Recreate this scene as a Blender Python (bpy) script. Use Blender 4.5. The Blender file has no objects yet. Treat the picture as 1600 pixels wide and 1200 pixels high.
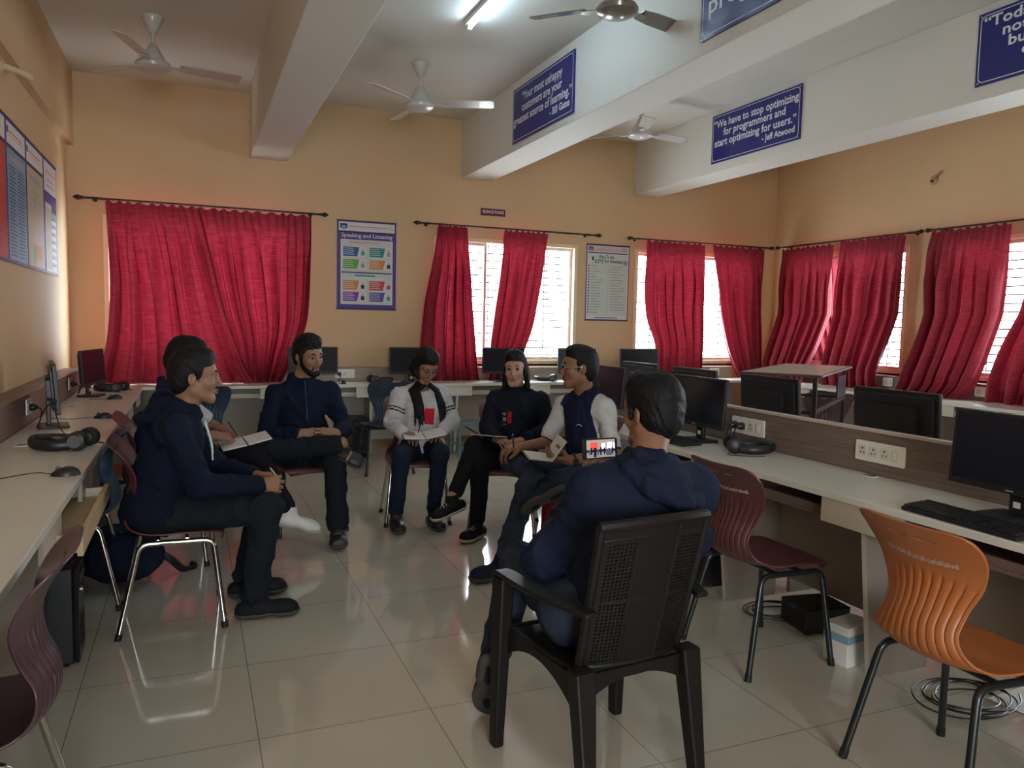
import bpy, math, random
import numpy as np
from mathutils import Vector, Matrix
random.seed(7)
PI = math.pi
SC = bpy.context.scene
COL = SC.collection
# ------------------------------------------------------------------ materials
MATS = {}
def mat(name, col, rough=.5, metal=0., spec=.5, var=0., vs=6., bump=0., bs=80., coat=0., sheen=0.):
    if name in MATS: return MATS[name]
    m = bpy.data.materials.new(name); m.use_nodes = True
    nt = m.node_tree; b = nt.nodes['Principled BSDF']
    b.inputs['Base Color'].default_value = (*col, 1)
    b.inputs['Roughness'].default_value = rough
    b.inputs['Metallic'].default_value = metal
    b.inputs['Specular IOR Level'].default_value = spec
    if coat: b.inputs['Coat Weight'].default_value = coat; b.inputs['Coat Roughness'].default_value = .08
    if sheen: b.inputs['Sheen Weight'].default_value = sheen
    if var or bump:
        tc = nt.nodes.new('ShaderNodeTexCoord')
    if var:
        n = nt.nodes.new('ShaderNodeTexNoise'); n.inputs['Scale'].default_value = vs; n.inputs['Detail'].default_value = 4
        r = nt.nodes.new('ShaderNodeMapRange')
        r.inputs['From Min'].default_value = .25; r.inputs['From Max'].default_value = .75
        r.inputs['To Min'].default_value = 1 - var; r.inputs['To Max'].default_value = 1 + var
        mx = nt.nodes.new('ShaderNodeVectorMath'); mx.operation = 'SCALE'
        mx.inputs[0].default_value = col
        nt.links.new(tc.outputs['Object'], n.inputs['Vector']); nt.links.new(n.outputs['Fac'], r.inputs['Value'])
        nt.links.new(r.outputs['Result'], mx.inputs['Scale']); nt.links.new(mx.outputs['Vector'], b.inputs['Base Color'])
    if bump:
        n2 = nt.nodes.new('ShaderNodeTexNoise'); n2.inputs['Scale'].default_value = bs; n2.inputs['Detail'].default_value = 3
        bp = nt.nodes.new('ShaderNodeBump'); bp.inputs['Strength'].default_value = bump; bp.inputs['Distance'].default_value = .01
        nt.links.new(tc.outputs['Object'], n2.inputs['Vector']); nt.links.new(n2.outputs['Fac'], bp.inputs['Height'])
        nt.links.new(bp.outputs['Normal'], b.inputs['Normal'])
    MATS[name] = m
    return m
def emat(name, col, strength):
    m = bpy.data.materials.new(name); m.use_nodes = True
    nt = m.node_tree; nt.nodes.clear()
    e = nt.nodes.new('ShaderNodeEmission'); e.inputs['Color'].default_value = (*col, 1); e.inputs['Strength'].default_value = strength
    o = nt.nodes.new('ShaderNodeOutputMaterial'); nt.links.new(e.outputs[0], o.inputs[0]); MATS[name] = m
    return m
# ------------------------------------------------------------------ mesh builder
def rrect(w, h, r, n=5):
    pts = []
    for cx, cy, a0 in ((w/2-r, h/2-r, 0), (-w/2+r, h/2-r, PI/2), (-w/2+r, -h/2+r, PI), (w/2-r, -h/2+r, 1.5*PI)):
        for i in range(n+1):
            a = a0 + PI/2*i/n; pts.append((cx+r*math.cos(a), cy+r*math.sin(a)))
    return pts
def smooth_path(pts, n=6, closed=False):
    P = [Vector(p) for p in pts]; out = []
    m = len(P)
    rng = range(m if closed else m-1)
    for i in rng:
        p1, p2 = P[i], P[(i+1) % m]
        p0 = P[i-1] if (i > 0 or closed) else p1*2-p2
        p3 = P[(i+2) % m] if (i+2 < m or closed) else p2*2-p1
        for k in range(n):
            t = k/n
            out.append(.5*((2*p1)+(p2-p0)*t+(2*p0-5*p1+4*p2-p3)*t*t+(3*p1-p0-3*p2+p3)*t**3))
    if not closed: out.append(P[-1])
    return out
def round_corner(pts, r, n=5):
    P = [Vector(p) for p in pts]; out = [P[0]]
    for i in range(1, len(P)-1):
        a, b, c = P[i-1], P[i], P[i+1]
        d1 = (a-b); d2 = (c-b); rr = min(r, d1.length*.48, d2.length*.48)
        q1 = b+d1.normalized()*rr; q2 = b+d2.normalized()*rr
        for k in range(n+1):
            t = k/n; out.append(q1*(1-t)**2+b*2*t*(1-t)+q2*t*t)
    out.append(P[-1]); return out
class MB:
    def __init__(s): s.v = []; s.f = []; s.mi = []; s.M = Matrix.Identity(4)
    def add(s, V, F, m=0):
        b = len(s.v); M = s.M
        s.v += [tuple(M @ Vector(p)) for p in V]
        for f in F: s.f.append(tuple(b+i for i in f)); s.mi.append(m)
        return s
    def box(s, lo, hi, m=0):
        x0, y0, z0 = lo; x1, y1, z1 = hi
        V = [(x0,y0,z0),(x1,y0,z0),(x1,y1,z0),(x0,y1,z0),(x0,y0,z1),(x1,y0,z1),(x1,y1,z1),(x0,y1,z1)]
        return s.add(V, [(0,3,2,1),(4,5,6,7),(0,1,5,4),(1,2,6,5),(2,3,7,6),(3,0,4,7)], m)
    def cbox(s, c, size, m=0):
        return s.box([c[i]-size[i]/2 for i in range(3)], [c[i]+size[i]/2 for i in range(3)], m)
    def tube(s, pts, r, seg=10, m=0, closed=False, caps=True, flat=None):
        P = [Vector(p) for p in pts]; n = len(P); V = []; up = None
        for i in range(n):
            a = P[i-1] if (i > 0 or closed) else P[i]; c = P[(i+1) % n] if (i < n-1 or closed) else P[i]
            t = (c-a); t = t.normalized() if t.length > 1e-9 else Vector((0,0,1))
            if up is None:
                up = Vector((0,0,1)) if abs(t.z) < .9 else Vector((1,0,0))
            x = up-t*up.dot(t)
            if x.length < 1e-6: x = t.orthogonal()
            x.normalize(); y = t.cross(x); up = x
            ri = r[i] if isinstance(r, (list, tuple)) else r
            for k in range(seg):
                an = 2*PI*k/seg
                V.append(P[i]+x*(ri*math.cos(an)*(flat or 1))+y*(ri*math.sin(an)))
        F = []
        for i in range(n if closed else n-1):
            j = (i+1) % n
            for k in range(seg):
                l = (k+1) % seg
                F.append((i*seg+k, i*seg+l, j*seg+l, j*seg+k))
        if caps and not closed:
            F.append(tuple(range(seg-1, -1, -1))); F.append(tuple((n-1)*seg+k for k in range(seg)))
        return s.add(V, F, m)
    def lathe(s, prof, c=(0,0,0), seg=24, m=0, axis='z'):
        V = []; F = []; n = len(prof)
        for r, z in prof:
            for k in range(seg):
                a = 2*PI*k/seg; p = (r*math.cos(a), r*math.sin(a), z)
                if axis == 'y': p = (p[0], p[2], p[1])
                if axis == 'x': p = (p[2], p[0], p[1])
                V.append((c[0]+p[0], c[1]+p[1], c[2]+p[2]))
        for i in range(n-1):
            for k in range(seg):
                l = (k+1) % seg; F.append((i*seg+k, i*seg+l, (i+1)*seg+l, (i+1)*seg+k))
        F.append(tuple(range(seg-1, -1, -1))); F.append(tuple((n-1)*seg+k for k in range(seg)))
        return s.add(V, F, m)
    def prism(s, poly, z0, z1, m=0, scale1=1.):
        n = len(poly)
        V = [(x, y, z0) for x, y in poly]+[(x*scale1, y*scale1, z1) for x, y in poly]
        F = [tuple(range(n-1, -1, -1)), tuple(range(n, 2*n))]+[(i, (i+1) % n, n+(i+1) % n, n+i) for i in range(n)]
        return s.add(V, F, m)
    def sphere(s, c, r, seg=16, rings=10, m=0):
        rx, ry, rz = r if isinstance(r, (tuple, list)) else (r, r, r)
        V = []; F = []
        for i in range(rings+1):
            th = PI*i/rings
            for k in range(seg):
                a = 2*PI*k/seg
                V.append((c[0]+rx*math.sin(th)*math.cos(a), c[1]+ry*math.sin(th)*math.sin(a), c[2]-rz*math.cos(th)))
        for i in range(rings):
            for k in range(seg):
                l = (k+1) % seg; F.append((i*seg+k, i*seg+l, (i+1)*seg+l, (i+1)*seg+k))
        return s.add(V, F, m)
    def grid(s, fn, nu, nv, m=0, keep=None, closed_u=False):
        V = [fn(i/nu, j/nv) for j in range(nv+1) for i in range(nu+1)]
        F = [(j*(nu+1)+i, j*(nu+1)+i+1, (j+1)*(nu+1)+i+1, (j+1)*(nu+1)+i) for j in range(nv) for i in range(nu) if keep is None or keep(i, j)]
        return s.add(V, F, m)
    def build(s, name, mats, parent=None, smooth=True, bevel=0., solid=0., angle=40, seg=2):
        me = bpy.data.meshes.new(name)
        me.from_pydata(s.v, [], s.f)
        if not isinstance(mats, (list, tuple)): mats = [mats]
        for m in mats: me.materials.append(m)
        if len(mats) > 1: me.polygons.foreach_set('material_index', s.mi)
        if smooth:
            me.polygons.foreach_set('use_smooth', [True]*len(me.polygons))
            me.set_sharp_from_angle(angle=math.radians(angle))
        me.update()
        o = bpy.data.objects.new(name, me); COL.objects.link(o)
        if parent is not None: o.parent = parent
        if bevel:
            b = o.modifiers.new('bevel', 'BEVEL'); b.width = bevel; b.segments = seg; b.limit_method = 'ANGLE'; b.angle_limit = math.radians(50)
        if solid:
            b = o.modifiers.new('solid', 'SOLIDIFY'); b.thickness = solid; b.offset = 0
        return o
def thing(name, label, cat, loc=(0,0,0), rz=0., group=None):
    o = bpy.data.objects.new(name, None); COL.objects.link(o); o.empty_display_size = .05
    o.location = loc; o.rotation_euler = (0, 0, rz); o['label'] = label; o['category'] = cat
    if group: o['group'] = group
    return o
def tag(o, label, cat, group=None):
    o['label'] = label; o['category'] = cat
    if group: o['group'] = group
    return o
def struct(o): o['kind'] = 'structure'; return o
def dup(root, loc, rz, label, group=None):
    r = root.copy(); COL.objects.link(r); r.location = loc; r.rotation_euler = (0, 0, rz); r['label'] = label
    if group: r['group'] = group
    for ch in list(root.children):
        c = ch.copy(); COL.objects.link(c); c.parent = r
        for g in list(ch.children):
            d = g.copy(); COL.objects.link(d); d.parent = c
    return r
def text_geo(s, size, align='CENTER', bold=0.):
    cu = bpy.data.curves.new('t', 'FONT'); cu.body = s; cu.size = size; cu.align_x = align; cu.align_y = 'CENTER'; cu.resolution_u = 2
    cu.offset = bold; cu.extrude = 0
    o = bpy.data.objects.new('t', cu); COL.objects.link(o)
    bpy.context.view_layer.update()
    me = bpy.data.meshes.new_from_object(o.evaluated_get(bpy.context.evaluated_depsgraph_get()))
    V = [tuple(v.co) for v in me.vertices]; F = [tuple(p.vertices) for p in me.polygons]
    bpy.data.objects.remove(o); bpy.data.curves.remove(cu); bpy.data.meshes.remove(me)
    return V, F
WORLD, EXPO = 15.0, 0.8
# ------------------------------------------------------------------ palette
def principled(name): return MATS[name].node_tree.nodes['Principled BSDF']
M_wall = mat('peach_wall_paint', (.63, .435, .245), .6, var=.035, vs=1.3, bump=.04, bs=120)
M_cream = mat('off_white_ceiling_paint', (.66, .64, .59), .65, var=.03, vs=1.1, bump=.03, bs=120)
M_winframe = mat('cream_window_frame', (.72, .62, .42), .4)
M_alu = mat('pale_aluminium', (.62, .62, .58), .35, metal=.3)
M_grille = mat('grey_grille_bar', (.07, .07, .07), .5)
M_dark = mat('black_plastic', (.012, .012, .014), .42, var=.1, vs=20)
M_black = mat('matt_black', (.006, .006, .007), .6)
M_rod = mat('dark_bronze_rod', (.018, .014, .012), .35, metal=.4)
M_screen = mat('dark_screen', (.011, .013, .021), .22, spec=.35)
M_lam = mat('cream_laminate', (.68, .67, .60), .28, var=.035, vs=3)
M_lamside = mat('beige_laminate', (.52, .46, .37), .4, var=.04, vs=4)
M_white = mat('white_plastic', (.75, .74, .68), .35)
M_chrome = mat('chrome', (.62, .6, .57), .16, metal=1.)
M_legblack = mat('black_tube', (.014, .016, .017), .3)
M_paper = mat('white_paper', (.78, .78, .76), .7)
def wood_mat(name, c1, c2, sc=(1, 1, 1), rough=.45):
    m = mat(name, c1, rough); nt = m.node_tree; b = nt.nodes['Principled BSDF']
    tc = nt.nodes.new('ShaderNodeTexCoord'); mp = nt.nodes.new('ShaderNodeMapping'); mp.inputs['Scale'].default_value = sc
    n = nt.nodes.new('ShaderNodeTexNoise'); n.inputs['Scale'].default_value = 3; n.inputs['Detail'].default_value = 8; n.inputs['Roughness'].default_value = .65
    r = nt.nodes.new('ShaderNodeValToRGB'); r.color_ramp.elements[0].color = (*c1, 1); r.color_ramp.elements[1].color = (*c2, 1)
    r.color_ramp.elements[0].position = .35; r.color_ramp.elements[1].position = .68
    nt.links.new(tc.outputs['Object'], mp.inputs['Vector']); nt.links.new(mp.outputs[0], n.inputs['Vector'])
    nt.links.new(n.outputs['Fac'], r.inputs['Fac']); nt.links.new(r.outputs[0], b.inputs['Base Color'])
    return m
M_wood = wood_mat('grey_brown_woodgrain', (.13, .093, .075), (.21, .16, .13), (6, 1.2, 40))
M_woodX = wood_mat('grey_brown_woodgrain_wall', (.28, .225, .18), (.38, .31, .25), (1.2, 6, 40))
M_woodL = wood_mat('red_brown_woodgrain', (.19, .115, .09), (.27, .175, .14), (6, 1.2, 40))
M_edge = mat('pale_edge_band', (.5, .42, .37), .45)
M_pine = mat('pale_pine', (.55, .42, .25), .5, var=.08, vs=9)
def curtain_mat():
    m = bpy.data.materials.new('red_curtain_cloth'); m.use_nodes = True; nt = m.node_tree; nt.nodes.clear()
    out = nt.nodes.new('ShaderNodeOutputMaterial'); mix = nt.nodes.new('ShaderNodeMixShader'); mix.inputs[0].default_value = .052
    b = nt.nodes.new('ShaderNodeBsdfPrincipled'); b.inputs['Roughness'].default_value = .62; b.inputs['Specular IOR Level'].default_value = .3
    t = nt.nodes.new('ShaderNodeBsdfTranslucent')
    tc = nt.nodes.new('ShaderNodeTexCoord'); mp = nt.nodes.new('ShaderNodeMapping'); mp.inputs['Scale'].default_value = (6, 6, 90)
    n = nt.nodes.new('ShaderNodeTexNoise'); n.inputs['Scale'].default_value = 1.6; n.inputs['Detail'].default_value = 5
    r = nt.nodes.new('ShaderNodeValToRGB')
    r.color_ramp.elements[0].color = (.15, .009, .018, 1); r.color_ramp.elements[1].color = (.27, .016, .031, 1)
    r.color_ramp.elements[0].position = .35; r.color_ramp.elements[1].position = .65
    r2 = nt.nodes.new('ShaderNodeValToRGB')
    r2.color_ramp.elements[0].color = (.42, .016, .040, 1); r2.color_ramp.elements[1].color = (.72, .045, .088, 1)
    r2.color_ramp.elements[0].position = .38; r2.color_ramp.elements[1].position = .62
    bp = nt.nodes.new('ShaderNodeBump'); bp.inputs['Strength'].default_value = .25; bp.inputs['Distance'].default_value = .004
    L = nt.links.new
    L(tc.outputs['Object'], mp.inputs[0]); L(mp.outputs[0], n.inputs['Vector']); L(n.outputs['Fac'], r.inputs[0]); L(n.outputs['Fac'], r2.inputs[0])
    L(n.outputs['Fac'], bp.inputs['Height']); L(bp.outputs[0], b.inputs['Normal'])
    L(r.outputs[0], b.inputs['Base Color']); L(r2.outputs[0], t.inputs['Color'])
    L(b.outputs[0], mix.inputs[1]); L(t.outputs[0], mix.inputs[2]); L(mix.outputs[0], out.inputs[0])
    MATS['red_curtain_cloth'] = m; return m
M_curtain = curtain_mat()
def glass_mat():
    m = bpy.data.materials.new('window_glass'); m.use_nodes = True; nt = m.node_tree; nt.nodes.clear()
    out = nt.nodes.new('ShaderNodeOutputMaterial'); mix = nt.nodes.new('ShaderNodeMixShader')
    fr = nt.nodes.new('ShaderNodeFresnel'); fr.inputs['IOR'].default_value = 1.45
    t = nt.nodes.new('ShaderNodeBsdfTransparent'); t.inputs['Color'].default_value = (.95, .97, .97, 1)
    g = nt.nodes.new('ShaderNodeBsdfGlossy'); g.inputs['Roughness'].default_value = .02
    nt.links.new(fr.outputs[0], mix.inputs[0]); nt.links.new(t.outputs[0], mix.inputs[1]); nt.links.new(g.outputs[0], mix.inputs[2]); nt.links.new(mix.outputs[0], out.inputs[0])
    return m
M_glass = glass_mat()
def floor_mat():
    m = mat('vitrified_floor_tile', (.5, .47, .4), .13); nt = m.node_tree; b = nt.nodes['Principled BSDF']
    tc = nt.nodes.new('ShaderNodeTexCoord'); mp = nt.nodes.new('ShaderNodeMapping'); mp.inputs['Location'].default_value = (-.192, -.212, 0)
    br = nt.nodes.new('ShaderNodeTexBrick'); br.offset = 0; br.squash = 1
    br.inputs['Scale'].default_value = 1; br.inputs['Brick Width'].default_value = .6; br.inputs['Row Height'].default_value = .6
    br.inputs['Mortar Size'].default_value = .0018; br.inputs['Mortar Smooth'].default_value = .2; br.inputs['Bias'].default_value = 0
    br.inputs['Color1'].default_value = (.62, .585, .485, 1); br.inputs['Color2'].default_value = (.59, .555, .46, 1); br.inputs['Mortar'].default_value = (.22, .20, .17, 1)
    n = nt.nodes.new('ShaderNodeTexNoise'); n.inputs['Scale'].default_value = 1.7; n.inputs['Detail'].default_value = 6
    mx = nt.nodes.new('ShaderNodeMixRGB'); mx.blend_type = 'MULTIPLY'; mx.inputs[0].default_value = .22
    rg = nt.nodes.new('ShaderNodeMapRange'); rg.inputs['To Min'].default_value = .045; rg.inputs['To Max'].default_value = .10
    b.inputs['Specular IOR Level'].default_value = 1.0; b.inputs['IOR'].default_value = 1.6
    L = nt.links.new
    L(tc.outputs['Object'], mp.inputs[0]); L(mp.outputs[0], br.inputs['Vector']); L(tc.outputs['Object'], n.inputs['Vector'])
    L(br.outputs['Color'], mx.inputs[1]); L(n.outputs['Fac'], mx.inputs[2]); L(mx.outputs[0], b.inputs['Base Color'])
    L(n.outputs['Fac'], rg.inputs['Value']); L(rg.outputs[0], b.inputs['Roughness'])
    return m
M_floor = floor_mat()
# ------------------------------------------------------------------ room shell
XL, XR, YB, YF, ZC = -1.07, 7.34, 8.4, -3.4, 3.67
WT = .23
struct(MB().box((XL-WT, YF-WT, -.12), (XR+WT, YB+WT, 0)).build('floor', M_floor, smooth=False))
struct(MB().box((XL-WT, YF-WT, ZC), (XR+WT, YB+WT, ZC+.15)).build('ceiling', M_cream, smooth=False))
ZS, ZT = .93, 2.37
BACKW = [(-.78, 1.1), (2.51, 4.33), (5.13, 6.95)]
RIGHTW = [(6.25, 8.05), (3.95, 5.75), (1.65, 3.45)]
def holed_wall(name, spans, u0, u1, conv):
    mb = MB(); cur = u0
    for a, b in sorted(spans)+[(u1, u1)]:
        if a > cur: mb.box(*conv(cur, a, 0, ZC))
        if b > a:
            mb.box(*conv(a, b, 0, ZS)); mb.box(*conv(a, b, ZT, ZC))
        cur = b
    return struct(mb.build(name, M_wall, smooth=False))
holed_wall('wall_back', BACKW, XL, XR, lambda a, b, z0, z1: ((a, YB, z0), (b, YB+WT, z1)))
holed_wall('wall_right', RIGHTW, YF-WT, YB+WT, lambda a, b, z0, z1: ((XR, a, z0), (XR+WT, b, z1)))
struct(MB().box((XL-WT, YF-WT, 0), (XL, YB+WT, ZC)).build('wall_left', M_wall, smooth=False))
FRONT_FILL = [(-.9, .9)]  # unseen opening added behind the camera to let in fill daylight
holed_wall('wall_front', FRONT_FILL, XL, XR, lambda a, b, z0, z1: ((a, YF-WT, z0), (b, YF, z1)))
struct(MB().box((XL, YF, 2.99), (-1.01, YB, ZC)).build('wall_left_beam', M_wall, smooth=False))
for x0 in (.56, 2.83, 5.09):
    struct(MB().box((x0, YF, 3.03), (x0+.37, YB, ZC)).build('ceiling_beam', M_cream, smooth=False, bevel=.006))
# windows (frame, sash, pane, grille)
def window(n, along, a, b):
    def P(u, d, z): return (u, YB+d, z) if along == 'x' else (XR+d, u, z)
    def bx(mb, u0, u1, d0, d1, z0, z1, m=0):
        p, q = P(u0, d0, z0), P(u1, d1, z1)
        mb.box([min(p[i], q[i]) for i in range(3)], [max(p[i], q[i]) for i in range(3)], m)
    mb = MB(); w = .045
    bx(mb, a, a+w, -.012, .10, ZS, ZT); bx(mb, b-w, b, -.012, .10, ZS, ZT); bx(mb, a+w, b-w, -.012, .10, ZT-w, ZT); bx(mb, a+w, b-w, -.012, .10, ZS, ZS+w)
    root = struct(mb.build('window_%d' % n, M_winframe, smooth=False, bevel=.003))
    s = MB(); c = (a+b)/2
    for k, (s0, s1) in enumerate(((a+w, a+(b-a)*.36), (c-.03, b-w))):
        d = .03+.03*k; e = .035
        bx(s, s0, s0+e, d, d+.025, ZS+w, ZT-w); bx(s, s1-e, s1, d, d+.025, ZS+w, ZT-w); bx(s, s0+e, s1-e, d, d+.025, ZS+w, ZS+w+e); bx(s, s0+e, s1-e, d, d+.025, ZT-w-e, ZT-w)
    s.build('sash', M_alu, root, smooth=False, bevel=.002)
    g = MB()
    for u0, u1, d in ((c, b-w, .072), (a+w, a+(b-a)*.36, .042)): g.add([P(u0, d, ZS+w), P(u1, d, ZS+w), P(u1, d, ZT-w), P(u0, d, ZT-w)], [(0, 1, 2, 3)])
    g.build('pane', M_glass, root, smooth=False)
    h = MB(); z = ZS+.1
    while z < ZT-.02:
        bx(h, a, b, .15, .162, z-.0075, z+.0075); z += .085
    for k in range(1, 5): bx(h, a+(b-a)*k/5-.006, a+(b-a)*k/5+.006, .162, .172, ZS, ZT)
    h.build('grille', M_grille, root, smooth=False)
    s = MB(); bx(s, a, b, 0, WT, ZS-.02, ZS+.001); s.build('sill', M_winframe, root, smooth=False)
for i, (a, b) in enumerate(BACKW): window(i+1, 'x', a, b)
for i, (a, b) in enumerate(RIGHTW): window(i+4, 'y', a, b)
# ------------------------------------------------------------------ curtains
def lerp_poly(P, z):
    P = sorted(P, key=lambda p: -p[1])
    for (x0, z0), (x1, z1) in zip(P, P[1:]):
        if z >= z1: 
            t = (z-z0)/(z1-z0) if z1 != z0 else 0; t = max(0, min(1, t))
            return x0+(x1-x0)*t
    return P[-1][0]
def smooth_edge(P):
    Q = smooth_path([(p[0], 0, p[1]) for p in P], 8); return [(q.x, q.z) for q in Q]
def curtain(label, along, Lp, Rp, pleats, seed, dd=0.):
    rnd = random.Random(seed)
    Lp, Rp = smooth_edge(Lp), smooth_edge(Rp)
    zt = (Lp[0][1]+Rp[0][1])/2; zb = max(.756, (Lp[-1][1]+Rp[-1][1])/2)
    ph = [rnd.uniform(0, 6.3) for _ in range(6)]
    def base(z, d=0.):
        if along == 'x': return 8.285-max(0, 1.6-z)/.85*.085-d
        return 7.225-max(0, min(1, (1.6-z)/.62))*.205-d
    def fn(u, v):
        z = zt+(zb-zt)*v
        if v < .02: z += .012*math.sin(u*pleats*PI*2)
        l, r = lerp_poly(Lp, z), lerp_poly(Rp, z)
        uu = u+.018*math.sin(2*PI*u*2+ph[0]+v*2.2)*math.sin(PI*u)+.012*math.sin(2*PI*u*3.3+ph[1]-v*3)*math.sin(PI*u)
        x = l+(r-l)*uu
        g = min(1, max(0, (v-.07)/.25))
        head = 1-g
        nf = pleats*.62
        a = .008*head*math.sin(2*PI*pleats*u*1.5+ph[2])
        s1 = math.sin(2*PI*nf*u+ph[3]+1.1*math.sin(v*2.2+ph[4])+.8*math.sin(u*5+ph[0])); s2 = math.sin(2*PI*nf*2.1*u+ph[5]+v*1.8)
        a += g*(.046*(abs(s1)**.7)*(1 if s1 > 0 else -1)+.016*s2+.007*math.sin(2*PI*nf*3.3*u+ph[1]+2.5*v))
        a *= 1+.1*v; a = max(a, -.055)
        a += .006*math.sin(5*z+u*9+ph[0])*g
        d = a+.03+dd
        x += g*.017*math.sin(2*(2*PI*nf*u+ph[3]+1.1*math.sin(v*2.2+ph[4])+.8*math.sin(u*5+ph[0])))*min(1, 12*u*(1-u))
        if v > .94: x += .012*math.sin(u*40+seed)*(v-.94)/.06
        y = base(z, d)
        return (x, y, z) if along == 'x' else (y, x, z)
    o = MB().grid(fn, 210, 70).build('curtain', M_curtain, angle=180)
    tag(o, label, 'curtain', 'red curtains on the windows')
CB = [
 ('left-hand red curtain of the closed pair, nearest the corner with the posters', 'x', [(-.737,2.457),(-.713,1.968),(-.708,1.665),(-.741,1.178),(-.836,.773)], [(.081,2.478),(.183,2.014),(.309,1.446),(.462,.998),(.582,.758)], 9, 1, .065),
 ('right-hand red curtain of the closed pair, behind the man in the navy zip top', 'x', [(.06,2.462),(.14,2.014),(.26,1.51),(.40,1.095),(.46,.759)], [(1.153,2.48),(1.147,2.065),(1.105,1.399),(.944,.999),(.845,.757)], 10, 2, .0),
 ('red curtain hanging behind the woman in the white sweater', 'x', [(2.524,2.473),(2.471,2.063),(2.381,1.602),(2.329,1.106),(2.309,.757)], [(2.861,2.475),(2.901,1.977),(2.963,1.255),(2.988,.929),(3.016,.757)], 8, 3),
 ('red curtain swept to one side above the woman in the black sweatshirt', 'x', [(3.311,2.476),(3.247,1.81),(3.175,1.353),(3.14,1.119),(3.117,.757)], [(3.863,2.459),(3.799,2.054),(3.693,1.452),(3.546,1.077),(3.395,.757)], 8, 4),
 ('wide red curtain just right of the question list poster', 'x', [(5.224,2.46),(5.229,1.882),(5.275,1.485),(5.371,1.166),(5.344,.781)], [(6.078,2.469),(6.096,1.914),(6.093,1.254),(6.074,.883),(6.07,.757)], 9, 5),
 ('red curtain on the back wall touching the far corner of the room', 'x', [(6.209,2.46),(6.338,1.715),(6.446,1.199),(6.553,.923),(6.641,.757)], [(7.038,2.46),(7.059,1.307),(7.051,1.008),(7.036,.837),(7.033,.757)], 9, 6),
 ('red curtain on the right wall nearest the far corner', 'y', [(8.10,2.445),(8.10,1.739),(8.07,.97),(8.05,.759)], [(7.218,2.445),(7.218,1.725),(7.263,1.239),(7.305,1.016),(7.363,.757)], 10, 7),
 ('red curtain on the right wall behind the tall stand table', 'y', [(7.1,2.468),(7.147,1.724),(7.081,1.028),(7.049,.757)], [(6.178,2.468),(6.225,1.978),(6.262,1.358),(6.298,.929),(6.287,.757)], 10, 8),
 ('broad red curtain on the right wall trailing onto the white desk beside a wall switch', 'y', [(5.863,2.46),(5.924,2.134),(5.889,1.456),(5.937,.941),(6.034,.757)], [(5.016,2.46),(5.046,1.696),(5.072,1.313),(5.121,.95),(5.252,.757)], 9, 9),
 ('red curtain at the right edge of the photo, cut off by the frame', 'y', [(4.685,2.474),(4.8,1.841),(4.93,1.33),(4.96,.95),(4.982,.757)], [(4.06,2.474),(4.058,1.816),(4.038,1.331),(3.981,.905),(3.964,.757)], 8, 10)]
for args in CB: curtain(*args)
def curtain_rod(label, along, a, b, z, off):
    t = thing('curtain_rod', label, 'curtain rod', (0, 0, 0), 0, 'dark curtain rods')
    P = (lambda u, d=0, dz=0: (u, YB-off-d, z+dz)) if along == 'x' else (lambda u, d=0, dz=0: (XR-off-d, u, z+dz))
    MB().tube([P(a), P(b)], .0095, 10).build('rod', M_rod, t)
    ax = along
    for e, sg in ((a, -1), (b, 1)):
        pr = [(.006, 0), (.016, .004*sg), (.018, .012*sg), (.012, .02*sg), (.022, .032*sg), (.025, .045*sg), (.02, .058*sg), (.009, .075*sg), (.002, .085*sg)]
        MB().lathe(pr, P(e), 14, axis=ax).build('finial', M_rod, t)
    for e in (a+.09, b-.09):
        mb = MB(); p = P(e); q = P(e, -off)
        mb.tube([p, q], .007, 8); mb.lathe([(.022, -.004), (.022, .004)], q, 12, axis='y' if along == 'x' else 'x')
        mb.lathe([(.014, -.006), (.014, .006)], p, 12, axis=ax); mb.build('bracket', M_rod, t)
    n = 14
    def ring(k):
        u = a+.25+(b-a-.5)*k/(n-1); p = Vector(P(u, 0, -.004))
        return [(p+Vector(((0, math.cos(t_)*.014, math.sin(t_)*.014) if along == 'x' else (math.cos(t_)*.014, 0, math.sin(t_)*.014)))) for t_ in [2*PI*i/10 for i in range(10)]]
    r0 = MB().tube(ring(0), .0018, 5, closed=True).build('hook_ring', M_rod, t)
    st = (b-a-.5)/(n-1)
    for k in range(1, n):
        r = r0.copy(); COL.objects.link(r); r.parent = t; r.location = (st*k, 0, 0) if along == 'x' else (0, st*k, 0)
curtain_rod('dark curtain rod above the closed pair of curtains', 'x', -.93, 1.25, 2.50, .115)
curtain_rod('dark curtain rod under the small maroon sign', 'x', 2.33, 4.51, 2.488, .115)
curtain_rod('dark curtain rod on the back wall starting right of the question list poster', 'x', 5.03, 7.15, 2.482, .115)
curtain_rod('dark curtain rod on the right wall at the far corner', 'y', 6.07, 8.18, 2.482, .115)
curtain_rod('dark curtain rod on the right wall running out of the photo', 'y', 3.75, 5.9, 2.485, .115)
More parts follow.
